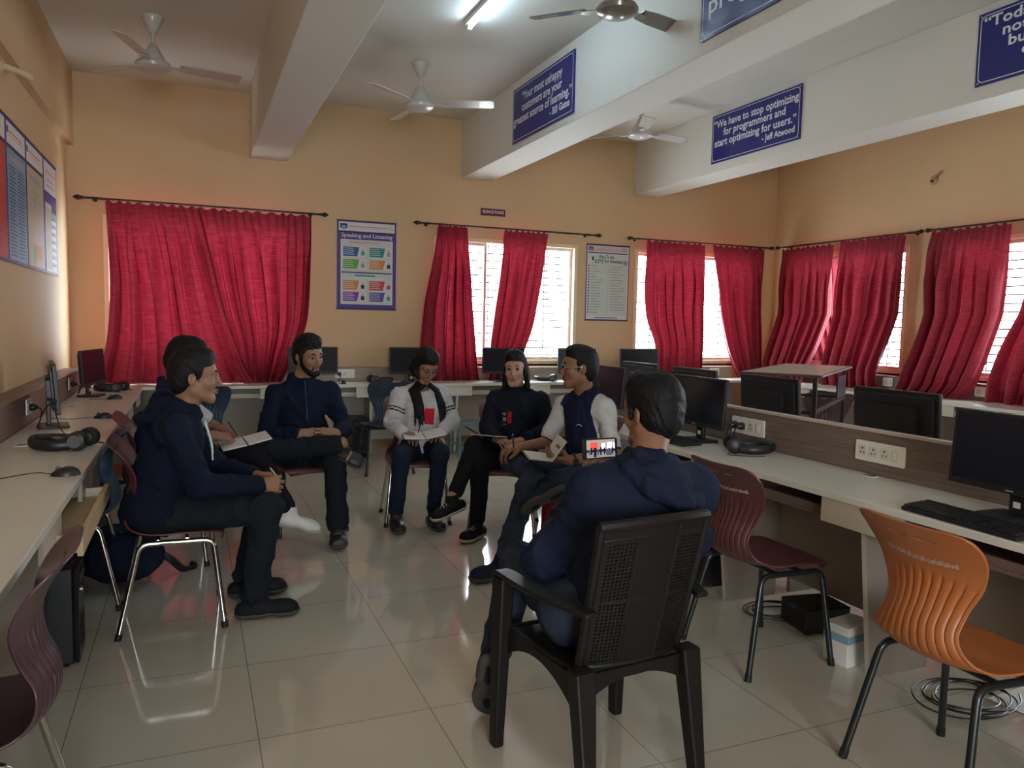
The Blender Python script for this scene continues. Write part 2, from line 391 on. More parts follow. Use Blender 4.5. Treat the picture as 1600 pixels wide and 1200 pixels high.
# ------------------------------------------------------------------ quote boards on the beams
M_blue = mat('royal_blue_board', (.022, .024, .17), .3, spec=.4)
M_letter = mat('white_lettering', (.72, .73, .78), .5)
def wall_frame(x, y0, z0):           # local X -> -y, local Y -> z, normal -> -x
    return Matrix(((0, 0, -1, x), (-1, 0, 0, y0), (0, 1, 0, z0), (0, 0, 0, 1)))
def quote_board(x, y_left, y_right, z0, z1, lines, label):
    W, Hh = y_left-y_right, z1-z0
    t = thing('quote_board', label, 'sign', (x, (y_left+y_right)/2, z0), 0, 'blue quote boards on the beams')
    F = wall_frame(-.001, W/2, 0)
    mb = MB(); mb.M = F; mb.box((0, 0, 0), (W, Hh, .012)); mb.build('panel', M_blue, t, smooth=False)
    mb = MB(); mb.M = F
    o = [(p[0]+W/2, p[1]+Hh/2) for p in rrect(W-.035, Hh-.035, .04, 5)]; n = len(o)
    i = [(p[0]+W/2, p[1]+Hh/2) for p in rrect(W-.047, Hh-.047, .036, 5)]
    mb.add([(a, b, .0135) for a, b in o]+[(a, b, .0135) for a, b in i], [(k, (k+1) % n, n+(k+1) % n, n+k) for k in range(n)])
    mb.build('border_line', M_letter, t, smooth=False)
    mb = MB(); mb.M = F
    for s, size, al, u, v, wmax in lines:
        V, Fc = text_geo(s, size, al, .0022)
        xs = [p[0] for p in V]; w = max(xs)-min(xs); k = min(1.3, wmax*W/w)
        mb.add([(u*W+p[0]*k, v*Hh+p[1], .0138) for p in V], Fc)
    mb.build('lettering', M_letter, t, smooth=False)
    for u in (.02, W-.02):
        for v in (.02, Hh-.02):
            mb = MB(); mb.M = F; mb.lathe([(.005, .012), (.006, .0145), (.003, .0155)], (u, v, 0), 10); mb.build('mounting_screw', M_alu, t)
quote_board(2.83, 6.87, 5.61, 3.095, 3.587, [('\u201cYour most unhappy', .105, 'CENTER', .5, .78, .66), ('customers are your', .105, 'CENTER', .5, .585, .66), ('greatest source of learning.\u201d', .105, 'CENTER', .5, .39, .95), ('- Bill Gates', .085, 'RIGHT', .95, .20, .3)], 'blue quote board on the beam above the middle of the room, about unhappy customers')
quote_board(2.83, 3.95, 2.66, 3.105, 3.597, [('programs.', .15, 'LEFT', .05, .37, .8)], 'blue quote board cut off by the top edge of the photo beside the ceiling fan')
quote_board(5.09, 6.845, 5.56, 3.125, 3.613, [('\u201cWe have to stop optimizing', .105, 'CENTER', .5, .79, .95), ('for programmers and', .105, 'CENTER', .5, .60, .7), ('start optimizing for users.\u201d', .105, 'CENTER', .5, .40, .92), ('- Jeff Atwood', .085, 'RIGHT', .95, .21, .34)], 'blue quote board on the right-hand beam, about optimizing for programmers')
quote_board(5.09, 3.875, 2.58, 3.125, 3.613, [('\u201cToday,', .10, 'LEFT', .03, .85, .6), ('not a', .10, 'LEFT', .135, .68, .6), ('but', .10, 'LEFT', .17, .51, .6), ('o', .10, 'LEFT', .245, .34, .6)], 'blue quote board cut off by the right edge of the photo, first word Today')
# small maroon sign
M_maroonsign = mat('maroon_sign', (.13, .012, .03), .4)
t = thing('silence_sign', 'small maroon sign with white capitals on the back wall above a curtain rod', 'sign', (3.069, YB, 2.638))
MB().box((0, -.012, 0), (.30, -.0005, .08)).build('panel', M_maroonsign, t, smooth=False)
mb = MB(); V, F = text_geo('SILENCE PLEASE', .046, 'CENTER', .001); w = max(p[0] for p in V)-min(p[0] for p in V)
mb.add([(.15+p[0]*.265/w, -.0128, .042+p[1]) for p in V], F); mb.build('lettering', M_letter, t, smooth=False)
# ------------------------------------------------------------------ posters
def colmat(name, c, rough=.45): return mat(name, c, rough, spec=.3)
PC = dict(purple=(.085,.055,.26), white=(.68,.68,.68), dark=(.05,.025,.05), blue=(.04,.12,.33), teal=(.03,.27,.27), green=(.14,.40,.08), orange=(.62,.25,.06),
 red=(.55,.07,.07), violet=(.20,.05,.34), indigo=(.12,.09,.35), pale=(.55,.62,.56), pink=(.62,.42,.40), grey=(.35,.36,.38), sky=(.17,.34,.48), tomato=(.50,.055,.04), sand=(.50,.44,.30), mint=(.06,.34,.20), line=(.30,.30,.33), navy=(.03,.03,.10))
PK = list(PC); PM = [colmat('print_'+k, PC[k]) for k in PK]
def poster(name, label, F, W, Hh, items, texts, loc):
    t = thing(name, label, 'poster', loc)
    mb = MB(); mb.M = F; mb.box((0, 0, .0022), (W, Hh, .004), PK.index('purple'))
    lay = .0042
    for it in items:
        c, u0, v0, u1, v1 = it[:5]; sk = it[5] if len(it) > 5 else 0
        lay += .00004
        mb.add([(u0*W, v0*Hh, lay), (u1*W-sk*W, v0*Hh, lay), (u1*W, v1*Hh, lay), (u0*W, v1*Hh, lay)], [(0, 1, 2, 3)], PK.index(c))
    mb.build('printed_sheet', PM, t, smooth=False)
    mb = MB(); mb.M = F
    for s, size, u, v, wmax, c in texts:
        V, Fc = text_geo(s, size, 'CENTER', .0008); w = max(p[0] for p in V)-min(p[0] for p in V); k = wmax*W/w
        mb.add([(u*W+p[0]*k, v*Hh+p[1], lay+.0006) for p in V], Fc, PK.index(c))
    if texts: mb.build('lettering', PM, t, smooth=False)
    for v in (0, Hh):
        mb = MB(); mb.M = F; mb.box((-.004, v-.006, .003), (W+.004, v+.006, .009)); mb.build('edge_strip', colmat('poster_strip', (.05, .03, .07)), t, smooth=False)  # dark strips along the top and bottom edges of the sheet
    return t
FB = Matrix(((1, 0, 0, 0), (0, 0, -1, 0), (0, 1, 0, 0), (0, 0, 0, 1)))
it = [('white', .03, .885, .97, .985), ('dark', .03, .865, .97, .88), ('white', .06, .055, .94, .79), ('purple', .075, .41, .925, .425), ('pale', .08, .425, .92, .78), ('pale', .08, .07, .92, .41)]
it += [('navy', .05, .915, .17, .965), ('sky', .07, .90, .15, .945), ('pale', .86, .91, .95, .97), ('pink', .2, .745, .72, .775), ('mint', .30, .375, .64, .395), ('white', .13, .345, .80, .362), ('red', .2, .935, .84, .942), ('pink', .3, .918, .76, .924)]
for r, (c1, c2) in enumerate((('blue', 'teal'), ('green', 'orange'), ('orange', 'red'), ('violet', 'indigo'))):
    v0 = (.60, .46, .22, .09)[r]; h = .115
    for c, u0 in ((c1, .09), (c2, .53)):
        it.append(('white', u0, v0-.008, u0+.39, v0+h)); it.append((c, u0+.01, v0, u0+.28, v0+h-.008, .035))
        for q in range(4): it.append(('white', u0+.02, v0+.02+q*.022, u0+.20-.02*(q % 2), v0+.026+q*.022))
        it.append((random.choice(['dark', 'grey', 'mint', 'line', 'red']), u0+.31, v0+.015, u0+.37, v0+.06)); it.append(('pink', u0+.32, v0+.062, u0+.36, v0+.09))
poster('speaking_poster', 'purple poster headed Speaking and Listening with eight coloured boxes', FB, .645, .945, it, [('Speaking and Listening', .06, .5, .835, .86, 'white')], (1.44, YB, 1.527))
it = [('white', .02, .015, .98, .985), ('pink', .04, .91, .96, .975), ('purple', .04, .885, .96, .9), ('pale', .05, .06, .95, .87), ('blue', .05, .92, .15, .97), ('sky', .075, .925, .125, .95), ('grey', .82, .92, .92, .97),
 ('dark', .12, .79, .17, .84), ('white', .05, .76, .13, .83), ('mint', .20, .755, .38, .805), ('sky', .86, .745, .95, .80), ('grey', .2, .94, .75, .944), ('grey', .25, .925, .7, .929)]
rr = random.Random(3)
for q in range(18):
    v = .71-q*.036
    it += [('navy', .045, v, .075, v+.016), ('line', .11, v+.003, .11+rr.uniform(.10, .28), v+.011)]
    if q < 17: it += [('line', .50, v+.003, .525, v+.012), ('line', .56, v+.003, .56+rr.uniform(.2, .36), v+.011)]
it += [('dark', .2, .03, .75, .04)]
poster('question_poster', 'white poster of two numbered question columns with purple edge between two windows', FB, .605, .925, it, [('Ways To Ask', .055, .46, .84, .36, 'dark'), ('Yes', .06, .29, .775, .15, 'white'), ('for Example', .055, .63, .785, .42, 'dark')], (4.45, YB, 1.467))
def left_poster(label, ya, yb, items, name):
    poster(name, label, Matrix(((0, 0, 1, 0), (1, 0, 0, 0), (0, 1, 0, 0), (0, 0, 0, 1))), yb-ya-.012, .905, items, [], (XL, ya+.006, 1.738))
hd = [('white', .03, .83, .97, .98), ('red', .15, .915, .8, .925), ('pink', .15, .89, .85, .898), ('navy', .04, .90, .12, .95)]
it = list(hd)+[('dark', .03, .80, .97, .825), ('tomato', .03, .02, .97, .80)]+[('red', .1, .1+.06*k, .85, .12+.06*k) for k in range(11)]
left_poster('red wall poster cut off by the left edge of the photo', 5.1, 5.765, it, 'wall_poster')
it = list(hd)+[('dark', .03, .80, .97, .825), ('sky', .03, .02, .97, .80)]+[('grey', .12, .72, .9, .76)]
for k in range(26): it += [('navy', .1, .05+.025*k, .44-.05*(k % 3), .058+.025*k), ('navy', .52, .05+.025*k, .9-.06*(k % 2), .058+.025*k)]
left_poster('blue wall poster of a two-column text list on the left wall', 5.765, 6.395, it, 'wall_poster')
it = list(hd)+[('dark', .03, .80, .97, .825), ('sand', .03, .02, .97, .80), ('grey', .4, .5, .48, .6), ('line', .25, .55, .85, .555), ('line', .3, .62, .75, .625), ('orange', .3, .08, .8, .2), ('green', .3, .05, .45, .18), ('pink', .35, .2, .85, .3), ('grey', .2, .7, .8, .74)]
left_poster('beige wall poster with a map-like drawing on the left wall', 6.395, 7.09, it, 'wall_poster')
it = [('white', .03, .72, .97, .98), ('pink', .15, .88, .9, .91), ('pink', .2, .82, .8, .84), ('grey', .2, .77, .85, .785), ('purple', .03, .65, .97, .71), ('white', .08, .02, .95, .62), ('dark', .55, .50, .97, .62), ('sand', .12, .04, .48, .58), ('sky', .5, .03, .95, .56)]
for k in range(7): it += [('dark', .52, .075+.07*k, .78, .085+.07*k), ('white', .55, .035+.07*k, .9, .068+.07*k)]
left_poster('white and purple wall poster nearest the corner on the left wall', 7.09, 7.70, it, 'wall_poster')
# bits on the walls
t = thing('wall_bracket', 'short pale wooden peg bracket high on the left wall', 'bracket', (XL, 5.72, 2.93))
MB().lathe([(.035, 0), (.035, .012), (.02, .016)], (0, 0, 0), 14, axis='x').build('base', M_pine, t)
mb = MB(); mb.tube([(.01, 0, 0), (.09, .03, -.015), (.13, .10, -.02)], [.022, .020, .024], 10); mb.sphere((.13, .10, -.02), .028); mb.build('arm', M_pine, t)
t = thing('conduit_stub', 'small broken conduit opening high on the right wall', 'conduit', (XR, 6.0, 3.03))
MB().lathe([(.05, -.004), (.045, -.012), (.02, -.014)], (0, 0, 0), 16, axis='x').build('backplate', mat('stained_plaster', (.42, .27, .16), .8, var=.2, vs=30), t)  # plaster-toned backplate around the conduit hole
MB().lathe([(.016, -.02), (.016, -.012)], (0, .01, -.01), 12, axis='x').build('hole', M_black, t)
MB().tube(smooth_path([(-.015, 0, 0), (-.03, -.04, .03), (-.02, -.08, .07), (-.025, -.11, .075)], 5), .008, 8).build('cable_end', mat('tan_wire', (.35, .24, .14), .6), t)
# ------------------------------------------------------------------ ceiling fans and tube light
M_fan = mat('white_fan_enamel', (.52, .51, .48), .28, coat=.3)
M_fandark = mat('dark_fan_enamel', (.16, .13, .11), .25, coat=.5)
def fan(label, x, y, hub, a0, m, R=.62):
    t = thing('ceiling_fan', label, 'ceiling fan', (x, y, hub), 0, 'ceiling fans')
    zc = ZC-hub
    MB().lathe([(.075, zc), (.078, zc-.012), (.06, zc-.05), (.028, zc-.12), (.016, zc-.13)], seg=20).build('canopy', m, t)
    MB().lathe([(.012, zc-.12), (.012, .10)], seg=12).build('downrod', m, t)
    MB().lathe([(.018, .16), (.03, .15), (.05, .11), (.085, .05), (.095, .03), (.092, .022), (.118, .018), (.128, 0), (.122, -.022), (.09, -.04), (.035, -.048), (.01, -.05)], seg=32).build('motor', m, t)
    MB().lathe([(.1, .024), (.1, .012)], seg=28).build('motor_gap', M_black, t)
    for k in range(3):
        a = a0+k*2*PI/3
        mb = MB(); mb.M = Matrix.Rotation(a, 4, 'Z') @ Matrix.Rotation(math.radians(-14), 4, 'X')
        pts = [(.19, -.045), (.30, -.058), (R-.02, -.062), (R, -.05), (R, .05), (R-.02, .062), (.30, .058), (.19, .045)]
        mb.prism(pts, .014, .022)
        b = mb.build('blade', m, t, smooth=False, bevel=.002)
        mb = MB(); mb.M = Matrix.Rotation(a, 4, 'Z')
        mb.prism([(.10, -.022), (.21, -.032), (.235, 0), (.21, .032), (.10, .022)], .002, .007); mb.build('blade_iron', m, b, smooth=False)
fan('ceiling fan over the left desk row', -.25, 6.62, 3.31, math.radians(12), M_fan, .65)
fan('ceiling fan between the first two beams, shorter mount', 1.875, 6.73, 3.305, math.radians(96), M_fan, .65)
fan('ceiling fan beyond the middle beam, half hidden', 4.25, 6.93, 3.36, math.radians(6), M_fan, .6)
fan('dark glossy ceiling fan cut off by the top edge of the photo', 2.37, 4.17, 3.30, math.radians(14), M_fandark, .55)
M_tube = emat('tube_glow', (.60, .84, 1.0), 34.)
M_fill_tube = emat('fill_tube_glow', (.84, .93, 1.0), 20.)  # glow of the extra tubes added out of view as fill
def tube_light(label, x, y, M_tube=M_fill_tube):
    t = thing('tube_light', label, 'tube light', (x, y, ZC), 0, 'ceiling tube lights')
    MB().box((-.03, -.63, -.035), (.03, .63, 0)).build('batten', M_white, t, smooth=False, bevel=.004)
    MB().lathe([(.006, -.602), (.013, -.6), (.013, .6), (.006, .602)], (0, 0, -.055), 14, axis='y').build('tube', M_tube, t)
    for s in (-1, 1): MB().box((-.018, s*.615-.02, -.072), (.018, s*.615+.02, -.03)).build('holder', M_white, t, smooth=False, bevel=.003)
tube_light('lit fluorescent tube on the ceiling between two beams, at the top edge of the photo', 1.945, 5.03, M_tube)
tube_light('added fill tube between the right-hand beams, out of view', 4.2, .6)  # added unseen tube, brightens the right half of the room
tube_light('added fill tube beyond the last beam, out of view', 6.3, 1.2)  # second added tube, lights the right wall from out of view
# ------------------------------------------------------------------ desks
DZ = .75
def bx(lo, hi, name, m, parent, bevel=.002):
    return MB().box(lo, hi).build(name, m, parent, smooth=False, bevel=bevel)
def slant_panel(P, name, m, parent):       # P: 4 corner pairs in a vertical plane, thickness handled by caller
    return P
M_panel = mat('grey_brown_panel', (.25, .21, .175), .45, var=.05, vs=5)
M_gapdark = mat('desk_underside', (.10, .08, .065), .6)
def desk_run(label, along, front, back, u0, u1, panels, sgn, fascia=.36, woodm=None, skip_tray=(), pm=None, fm=None):
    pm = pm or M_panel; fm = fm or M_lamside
    """front/back: depth coordinates of the worktop; sgn: direction from front to back."""
    t = thing('computer_desk', label, 'desk')
    def B(u_0, u_1, d0, d1, z0, z1, name, m, parent=t, bevel=.002):
        lo, hi = sorted((front+sgn*d0, front+sgn*d1)), sorted((u_0, u_1))
        p = (lo[0], hi[0], z0) if along == 'y' else (hi[0], lo[0], z0)
        q = (lo[1], hi[1], z1) if along == 'y' else (hi[1], lo[1], z1)
        return bx(p, q, name, m, parent, bevel)
    D = abs(back-front)
    B(u0, u1, 0, D, DZ-.03, DZ, 'worktop', M_lam, bevel=.003)
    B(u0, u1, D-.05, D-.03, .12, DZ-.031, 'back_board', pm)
    ps = sorted(panels)
    for p in ps:
        w = .012
        V = []
        for u in (p-w, p+w):
            for d, z in ((.03, DZ-.031), (D-.052, DZ-.031), (D-.052, 0), (.11, 0)):
                c = front+sgn*d; V.append((c, u, z) if along == 'y' else (u, c, z))
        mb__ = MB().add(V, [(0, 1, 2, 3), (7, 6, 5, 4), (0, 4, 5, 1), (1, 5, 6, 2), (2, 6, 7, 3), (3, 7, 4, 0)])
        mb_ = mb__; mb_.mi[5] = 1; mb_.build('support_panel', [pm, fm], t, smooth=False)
        B(p-fascia/2, p+fascia/2, .012, .030, .615, DZ-.032, 'fascia', fm)
    for a, b in zip(ps, ps[1:]):
        if any(a < s < b for s in skip_tray): continue
        tr = B(a+fascia/2-.02, b-fascia/2+.02, .05, D-.12, .622, .636, 'keyboard_tray', woodm or M_lamside)
        B(a+fascia/2-.02, b-fascia/2+.02, .05, .068, .6365, .668, 'tray_lip', woodm or M_lamside, tr)
    return t, B
t, B = desk_run('long cream computer desk along the left wall', 'y', -.43, -.91, -2.6, 7.84, [-.73, .19, 1.11, 2.95, 3.87, 4.79, 5.71, 6.63, 7.55], -1, skip_tray=(3.4, 2.0))
B(-2.6, 7.84, .485, .635, DZ-.2, .93, 'cable_trunking', M_woodL, bevel=.004)
tr = B(3.02, 3.80, -.055, .30, .60, .613, 'keyboard_tray', M_pine)
B(2.955, 3.86, -.075, -.056, .585, .655, 'tray_lip', M_pine, tr)
B(3.0, 3.019, -.055, .30, .585, .65, 'tray_side', M_lamside, tr); B(3.801, 3.82, -.055, .30, .585, .65, 'tray_side', M_lamside, tr)
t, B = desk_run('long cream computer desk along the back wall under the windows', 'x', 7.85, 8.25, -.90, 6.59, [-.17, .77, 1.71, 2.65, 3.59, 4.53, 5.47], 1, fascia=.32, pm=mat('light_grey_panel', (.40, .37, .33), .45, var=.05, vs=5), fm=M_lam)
B(-1.06, 6.59, .405, .545, DZ-.2, .90, 'cable_trunking', M_woodX, bevel=.004)
t, B = desk_run('long white-topped computer desk along the right wall', 'y', 6.6, 7.1, -.8, 8.24, [-.3, .62, 1.54, 2.46, 3.38, 4.3, 5.22, 6.14, 7.06], 1)
B(-.8, 8.24, .505, .735, DZ-.2, .915, 'cable_trunking', M_wood, bevel=.004)
PN = [-.52, .40, 1.32, 2.24, 3.16, 4.08, 5.0]
t, B = desk_run('double-sided computer desk with a wood-grain divider in the right half of the room', 'y', 2.43, 2.915, -.9, 5.35, PN, 1, fascia=.40, woodm=mat('brown_tray', (.16, .115, .095), .5))
bx((2.92, -.9, .40), (2.95, 5.35, .945), 'divider', M_wood, t, .001)
bx((2.915, -.9, .9455), (2.955, 5.35, .96), 'divider_edging', M_edge, t, .002)
bx((2.955, -.9, DZ-.03), (3.44, 5.35, DZ), 'worktop', M_lam, t, .003)
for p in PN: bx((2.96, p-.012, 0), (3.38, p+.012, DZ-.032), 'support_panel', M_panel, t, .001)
# cable grommets
M_grom = mat('ivory_grommet', (.74, .73, .68), .4)
def grommet(x, y, label):
    t = thing('desk_grommet', label, 'grommet', (x, y, DZ), 0, 'cable grommets')
    MB().lathe([(.034, .0005), (.034, .003), (.027, .004)], seg=24).build('ring', M_grom, t)
    MB().lathe([(.0265, .0035), (.0265, .0045)], seg=20).build('cap', mat('grey_cap', (.2, .2, .19), .5), t)
    mb = MB(); mb.prism([(-.012, -.02), (.012, -.02), (.012, -.005), (-.012, -.005)], .0046, .0052); mb.build('slot', M_black, t, smooth=False)
grommet(2.868, 2.58, 'round cable grommet in the worktop below the empty white socket plate')
grommet(-.80, 4.47, 'round cable grommet in the left desk near its front headset')
grommet(-.80, 6.25, 'round cable grommet in the left desk between the two monitors')
# ------------------------------------------------------------------ power plates
def socket_plate(label, x, y, z, rz, w=.275, n=3, plugs=()):
    t = thing('power_socket', label, 'socket', (x, y, z), rz, 'white power sockets')   # local normal = -Y
    h = .095
    mb = MB(); mb.M = Matrix.Rotation(PI/2, 4, 'X'); mb.prism(rrect(w, h, .008), 0, .010); mb.build('plate', M_white, t, smooth=False, bevel=.003)
    st = .062
    x0 = -w/2+.045
    for k in range(n):
        mb = MB(); cx = x0+k*st
        mb.M = Matrix.Translation((cx, -.0105, 0)) @ Matrix.Rotation(PI/2, 4, 'X')
        mb.prism(rrect(.048, .05, .006), 0, .003); s = mb.build('socket', mat('ivory_plastic', (.66, .64, .55), .4), t, smooth=False, bevel=.001)
        mb = MB()
        for dx, dz, r in ((0, .012, .0048), (-.0095, -.008, .0036), (.0095, -.008, .0036)):
            mb.lathe([(r, -.0142), (r, -.0136)], (cx+dx, 0, dz), 10, axis='y')
        mb.build('socket_holes', M_black, s)
        if k in plugs:
            mb = MB(); mb.lathe([(.016, -.014), (.021, -.02), (.021, -.036), (.014, -.05), (.007, -.06)], (cx, 0, -.002), 14, axis='y')
            mb.tube(smooth_path([(cx, -.055, 0), (cx+.004, -.075, -.025), (cx-.012, -.07, -.07), (cx+.03, -.075, -.0)][:3]+[(cx-.02, -.06, -z+DZ+.006)], 6), .0038, 7)
            mb.build('plug', M_dark, t)
    mb = MB(); cx = x0+n*st-.008
    mb.M = Matrix.Translation((cx, -.0105, 0)) @ Matrix.Rotation(PI/2, 4, 'X'); mb.prism(rrect(.03, .05, .004), 0, .003); mb.build('switch_module', mat('ivory_plastic', (.66, .64, .55)), t, smooth=False)
    mb = MB(); mb.M = Matrix.Translation((cx, -.0135, 0)) @ Matrix.Rotation(PI/2, 4, 'X') @ Matrix.Rotation(.12, 4, 'X'); mb.prism(rrect(.014, .034, .002), 0, .004); mb.build('switch', M_white, t, smooth=False)
    return t
R_mx, R_px = -PI/2, PI/2      # plate normal -Y rotated: rz=-90deg -> normal -X ; rz=+90deg -> normal +X
socket_plate('white three-socket plate with no plug on the wood-grain divider', 2.919, 2.575, .855, R_mx)
socket_plate('white socket plate with two black plugs on the wood-grain divider', 2.919, 3.485, .858, R_mx, plugs=(0, 1))
socket_plate('white socket plate on the left wall behind the nearer monitor, black plug in it', -.909, 5.30, .86, R_px, w=.15, n=1, plugs=(0,))
socket_plate('white socket plate on the left wall behind the corner monitor, black plug in it', -.909, 6.98, .86, R_px, w=.15, n=1, plugs=(0,))
socket_plate('white socket plate on the back wall right of the bearded man', 1.50, 8.249, .835, 0, w=.21, n=2, plugs=(0,))
socket_plate('white socket plate on the back wall near the far corner', 6.3, 8.249, .83, 0, w=.15, n=1)
socket_plate('square white switch plate left of the broad curtain on the right desk', 7.099, 6.22, .85, R_mx, w=.13, n=1)
socket_plate('square white switch plate between two curtains at the right edge of the photo', 7.099, 5.13, .84, R_mx, w=.13, n=1)
# ------------------------------------------------------------------ monitors
M_label = mat('white_sticker', (.7, .7, .68), .5)
def monitor(label, x, y, rz, tilt=4, z=DZ+.001, first=[None]):
    if first[0] is not None: return dup(first[0], (x, y, z), rz, label)
    t = thing('monitor', label, 'monitor', (x, y, z), rz, 'black desktop monitors'); first[0] = t   # screen faces +Y
    mb = MB(); mb.prism(rrect(.205, .165, .02), 0, .014, scale1=.96); mb.build('base', M_dark, t, bevel=.002)
    mb = MB(); mb.box((-.032, -.035, .014), (.032, -.012, .17)); nk = mb.build('stand_neck', M_dark, t, smooth=False, bevel=.005)
    mb = MB(); mb.add([(-.014, -.0112, .04), (.014, -.0112, .04), (.014, -.0112, .062), (-.014, -.0112, .062)], [(3, 2, 1, 0)]); mb.build('sticker', M_label, nk, smooth=False)
    T = Matrix.Translation((0, .005, .235)) @ Matrix.Rotation(math.radians(tilt), 4, 'X') @ Matrix.Rotation(PI/2, 4, 'X')
    mb = MB(); mb.M = T @ Matrix.Scale(-1, 4, (0, 0, 1))
    mb.prism(rrect(.50, .285, .008), -.004, .018); mb.prism(rrect(.46, .24, .015), -.018, -.004, scale1=1.0)
    o = mb.build('casing', M_dark, t, smooth=False, bevel=.003)
    mb = MB(); mb.M = T @ Matrix.Scale(-1, 4, (0, 0, 1)); mb.prism(rrect(.30, .13, .02), -.040, -.0175); mb.box((-.235, .083, -.0195), (.235, .086, -.0178)); mb.build('rear_housing', M_dark, t, smooth=False, bevel=.004)
    mb = MB(); mb.M = T @ Matrix.Scale(-1, 4, (0, 0, 1)); mb.add([(-.236, -.118, .0184), (.236, -.118, .0184), (.236, .13, .0184), (-.236, .13, .0184)], [(0, 1, 2, 3)]); mb.build('screen', M_screen, t, smooth=False)
    mb = MB(); mb.M = T; mb.cbox((0, -.131, -.0186), (.03, .006, .0006)); mb.build('badge', mat('grey_badge', (.25, .25, .26), .4), t, smooth=False)
    mb = MB(); mb.tube(smooth_path([(.05, -.02, .14), (.065, -.05, .10), (.05, -.07, .04), (.065, -.085, .006)], 6), .0035, 7); mb.build('cable', M_dark, t)
    return t
def rzf(fx, fy): return math.atan2(-fx, fy)
monitor('black monitor seen almost edge-on, nearer of the two on the left desk', -.76, 5.17, rzf(.985, .17))
monitor('black monitor in the left corner with the red curtain mirrored in it', -.76, 7.03, rzf(.97, -.22))
monitor('black monitor on the back desk beside the head of the bearded man', 1.14, 8.045, rzf(0, -1))
monitor('black monitor on the back desk behind the woman in the white sweater', 2.18, 8.045, rzf(.02, -1))
monitor('black monitor on the back desk behind the woman in the black sweatshirt', 3.24, 8.045, rzf(-.05, -1))
monitor('black monitor on the back desk just left of the face of the man in glasses', 4.17, 8.045, rzf(0, -1))
monitor('black monitor on the back desk beside the wide curtain, right of the man in glasses', 5.02, 8.045, rzf(-.15, -1))
monitor('grey-screened monitor right behind the shoulder of the man in glasses', 2.70, 4.74, rzf(-1, -.03))
monitor('black monitor with keyboard beyond the head of the man holding a phone', 2.72, 3.69, rzf(-1, -.03))
monitor('black monitor at the right edge of the photo, largest in view', 2.72, 1.81, rzf(-1, .04))
monitor('black monitor turned away beyond the divider, right of the plugged socket plate', 3.20, 3.66, rzf(1, 0))
monitor('black monitor turned away beyond the divider, its back above the empty socket plate', 3.20, 2.76, rzf(1, 0))
monitor('monitor turned away, its top edge showing above the head of the filming man', 3.22, 4.44, rzf(1, 0))
monitor('monitor turned away, its top edge showing above the grey-screened one', 3.22, 5.14, rzf(1, 0))
monitor('black monitor turned away beyond the divider behind the largest monitor', 3.22, 1.78, rzf(1, 0))
# ------------------------------------------------------------------ keyboards, mice, headsets
M_key = mat('black_keycaps', (.02, .02, .024), .35)
def keyboard(label, x, y, rz, z=DZ+.0006, first=[None]):
    if first[0] is not None: return dup(first[0], (x, y, z), rz, label)
    t = thing('keyboard', label, 'keyboard', (x, y, z), rz, 'black keyboards'); first[0] = t
    mb = MB(); mb.add([(-.225, -.07, 0), (.225, -.07, 0), (.225, .07, 0), (-.225, .07, 0), (-.225, -.07, .014), (.225, -.07, .014), (.225, .07, .024), (-.225, .07, .024)], [(0,3,2,1),(4,5,6,7),(0,1,5,4),(1,2,6,5),(2,3,7,6),(3,0,4,7)])
    mb.build('body', M_dark, t, smooth=False, bevel=.003)
    mb = MB()
    for r in range(6):
        yy = -.055+r*.0205+(.006 if r == 5 else 0); zz = .0145+(yy+.07)/.14*.010
        xs = [(-.212+.0192*c, .0165) for c in range(15)]+[(.085+.0192*c, .0165) for c in range(3)]+[(.150+.0192*c, .0165) for c in range(4)]
        if r == 0: xs = [(-.205, .024), (-.178, .022), (-.150, .022), (-.085, .10), (-.02, .022), (.006, .022), (.036, .026)]+xs[15:]
        for cx, w in xs:
            c = (cx+ (w-.0165)/2*0, yy)
            mb.prism([(cx-w/2, yy-.0085), (cx+w/2, yy-.0085), (cx+w/2, yy+.0085), (cx-w/2, yy+.0085)], zz, zz+.007)
    mb.build('keys', M_key, t, smooth=False)
    return t
keyboard('black keyboard in front of the largest monitor at the right edge', 2.515, 1.83, rzf(1, -.03))
keyboard('black keyboard beyond the head of the man holding a phone', 2.56, 3.76, rzf(1, .05))
def mouse(label, x, y, rz, cord):
    t = thing('computer_mouse', label, 'mouse', (x, y, DZ+.0008), rz, 'black mice')
    def fn(u, v):
        a = 2*PI*u; th = PI/2*v
        r = math.cos(th); yy = .056*r*math.sin(a); xx = (.031-.004*math.sin(a)*0)*r*math.cos(a)
        return (xx*(1+.12*math.cos(2*a)), yy, .036*math.sin(th)*(1-.25*(yy/.056)))
    MB().grid(fn, 28, 10).build('body', M_dark, t)
    MB().lathe([(.003, -.006), (.009, -.005), (.009, .005), (.003, .006)], (0, .028, .0285), 12, axis='x').build('scroll_wheel', mat('grey_rubber', (.06, .06, .06), .6), t)
    MB().tube(smooth_path([(0, .052, .008)]+cord, 8), .0021, 6).build('cord', M_dark, t)
mouse('black mouse nearest the camera on the left desk', -.49, 3.60, rzf(-1, .05), [(.01, .12, .012), (-.05, .25, .003), (-.08, .40, .003)])
mouse('black mouse on the left desk behind the front headset', -.535, 5.53, rzf(-1, .1), [(.0, .11, .004), (-.05, .2, .003), (.02, .3, .004)])
mouse('small black mouse on the left desk at the foot of the corner monitor', -.57, 6.75, rzf(-1, -.2), [(.0, .11, .004), (.05, .17, .003)])
mouse('black mouse on the back desk right of the man in the navy zip top', 1.43, 7.98, rzf(0, 1), [(.0, .10, .004), (.05, .17, .003)])
M_cush = mat('black_foam', (.01, .01, .011), .8, bump=.2, bs=200)
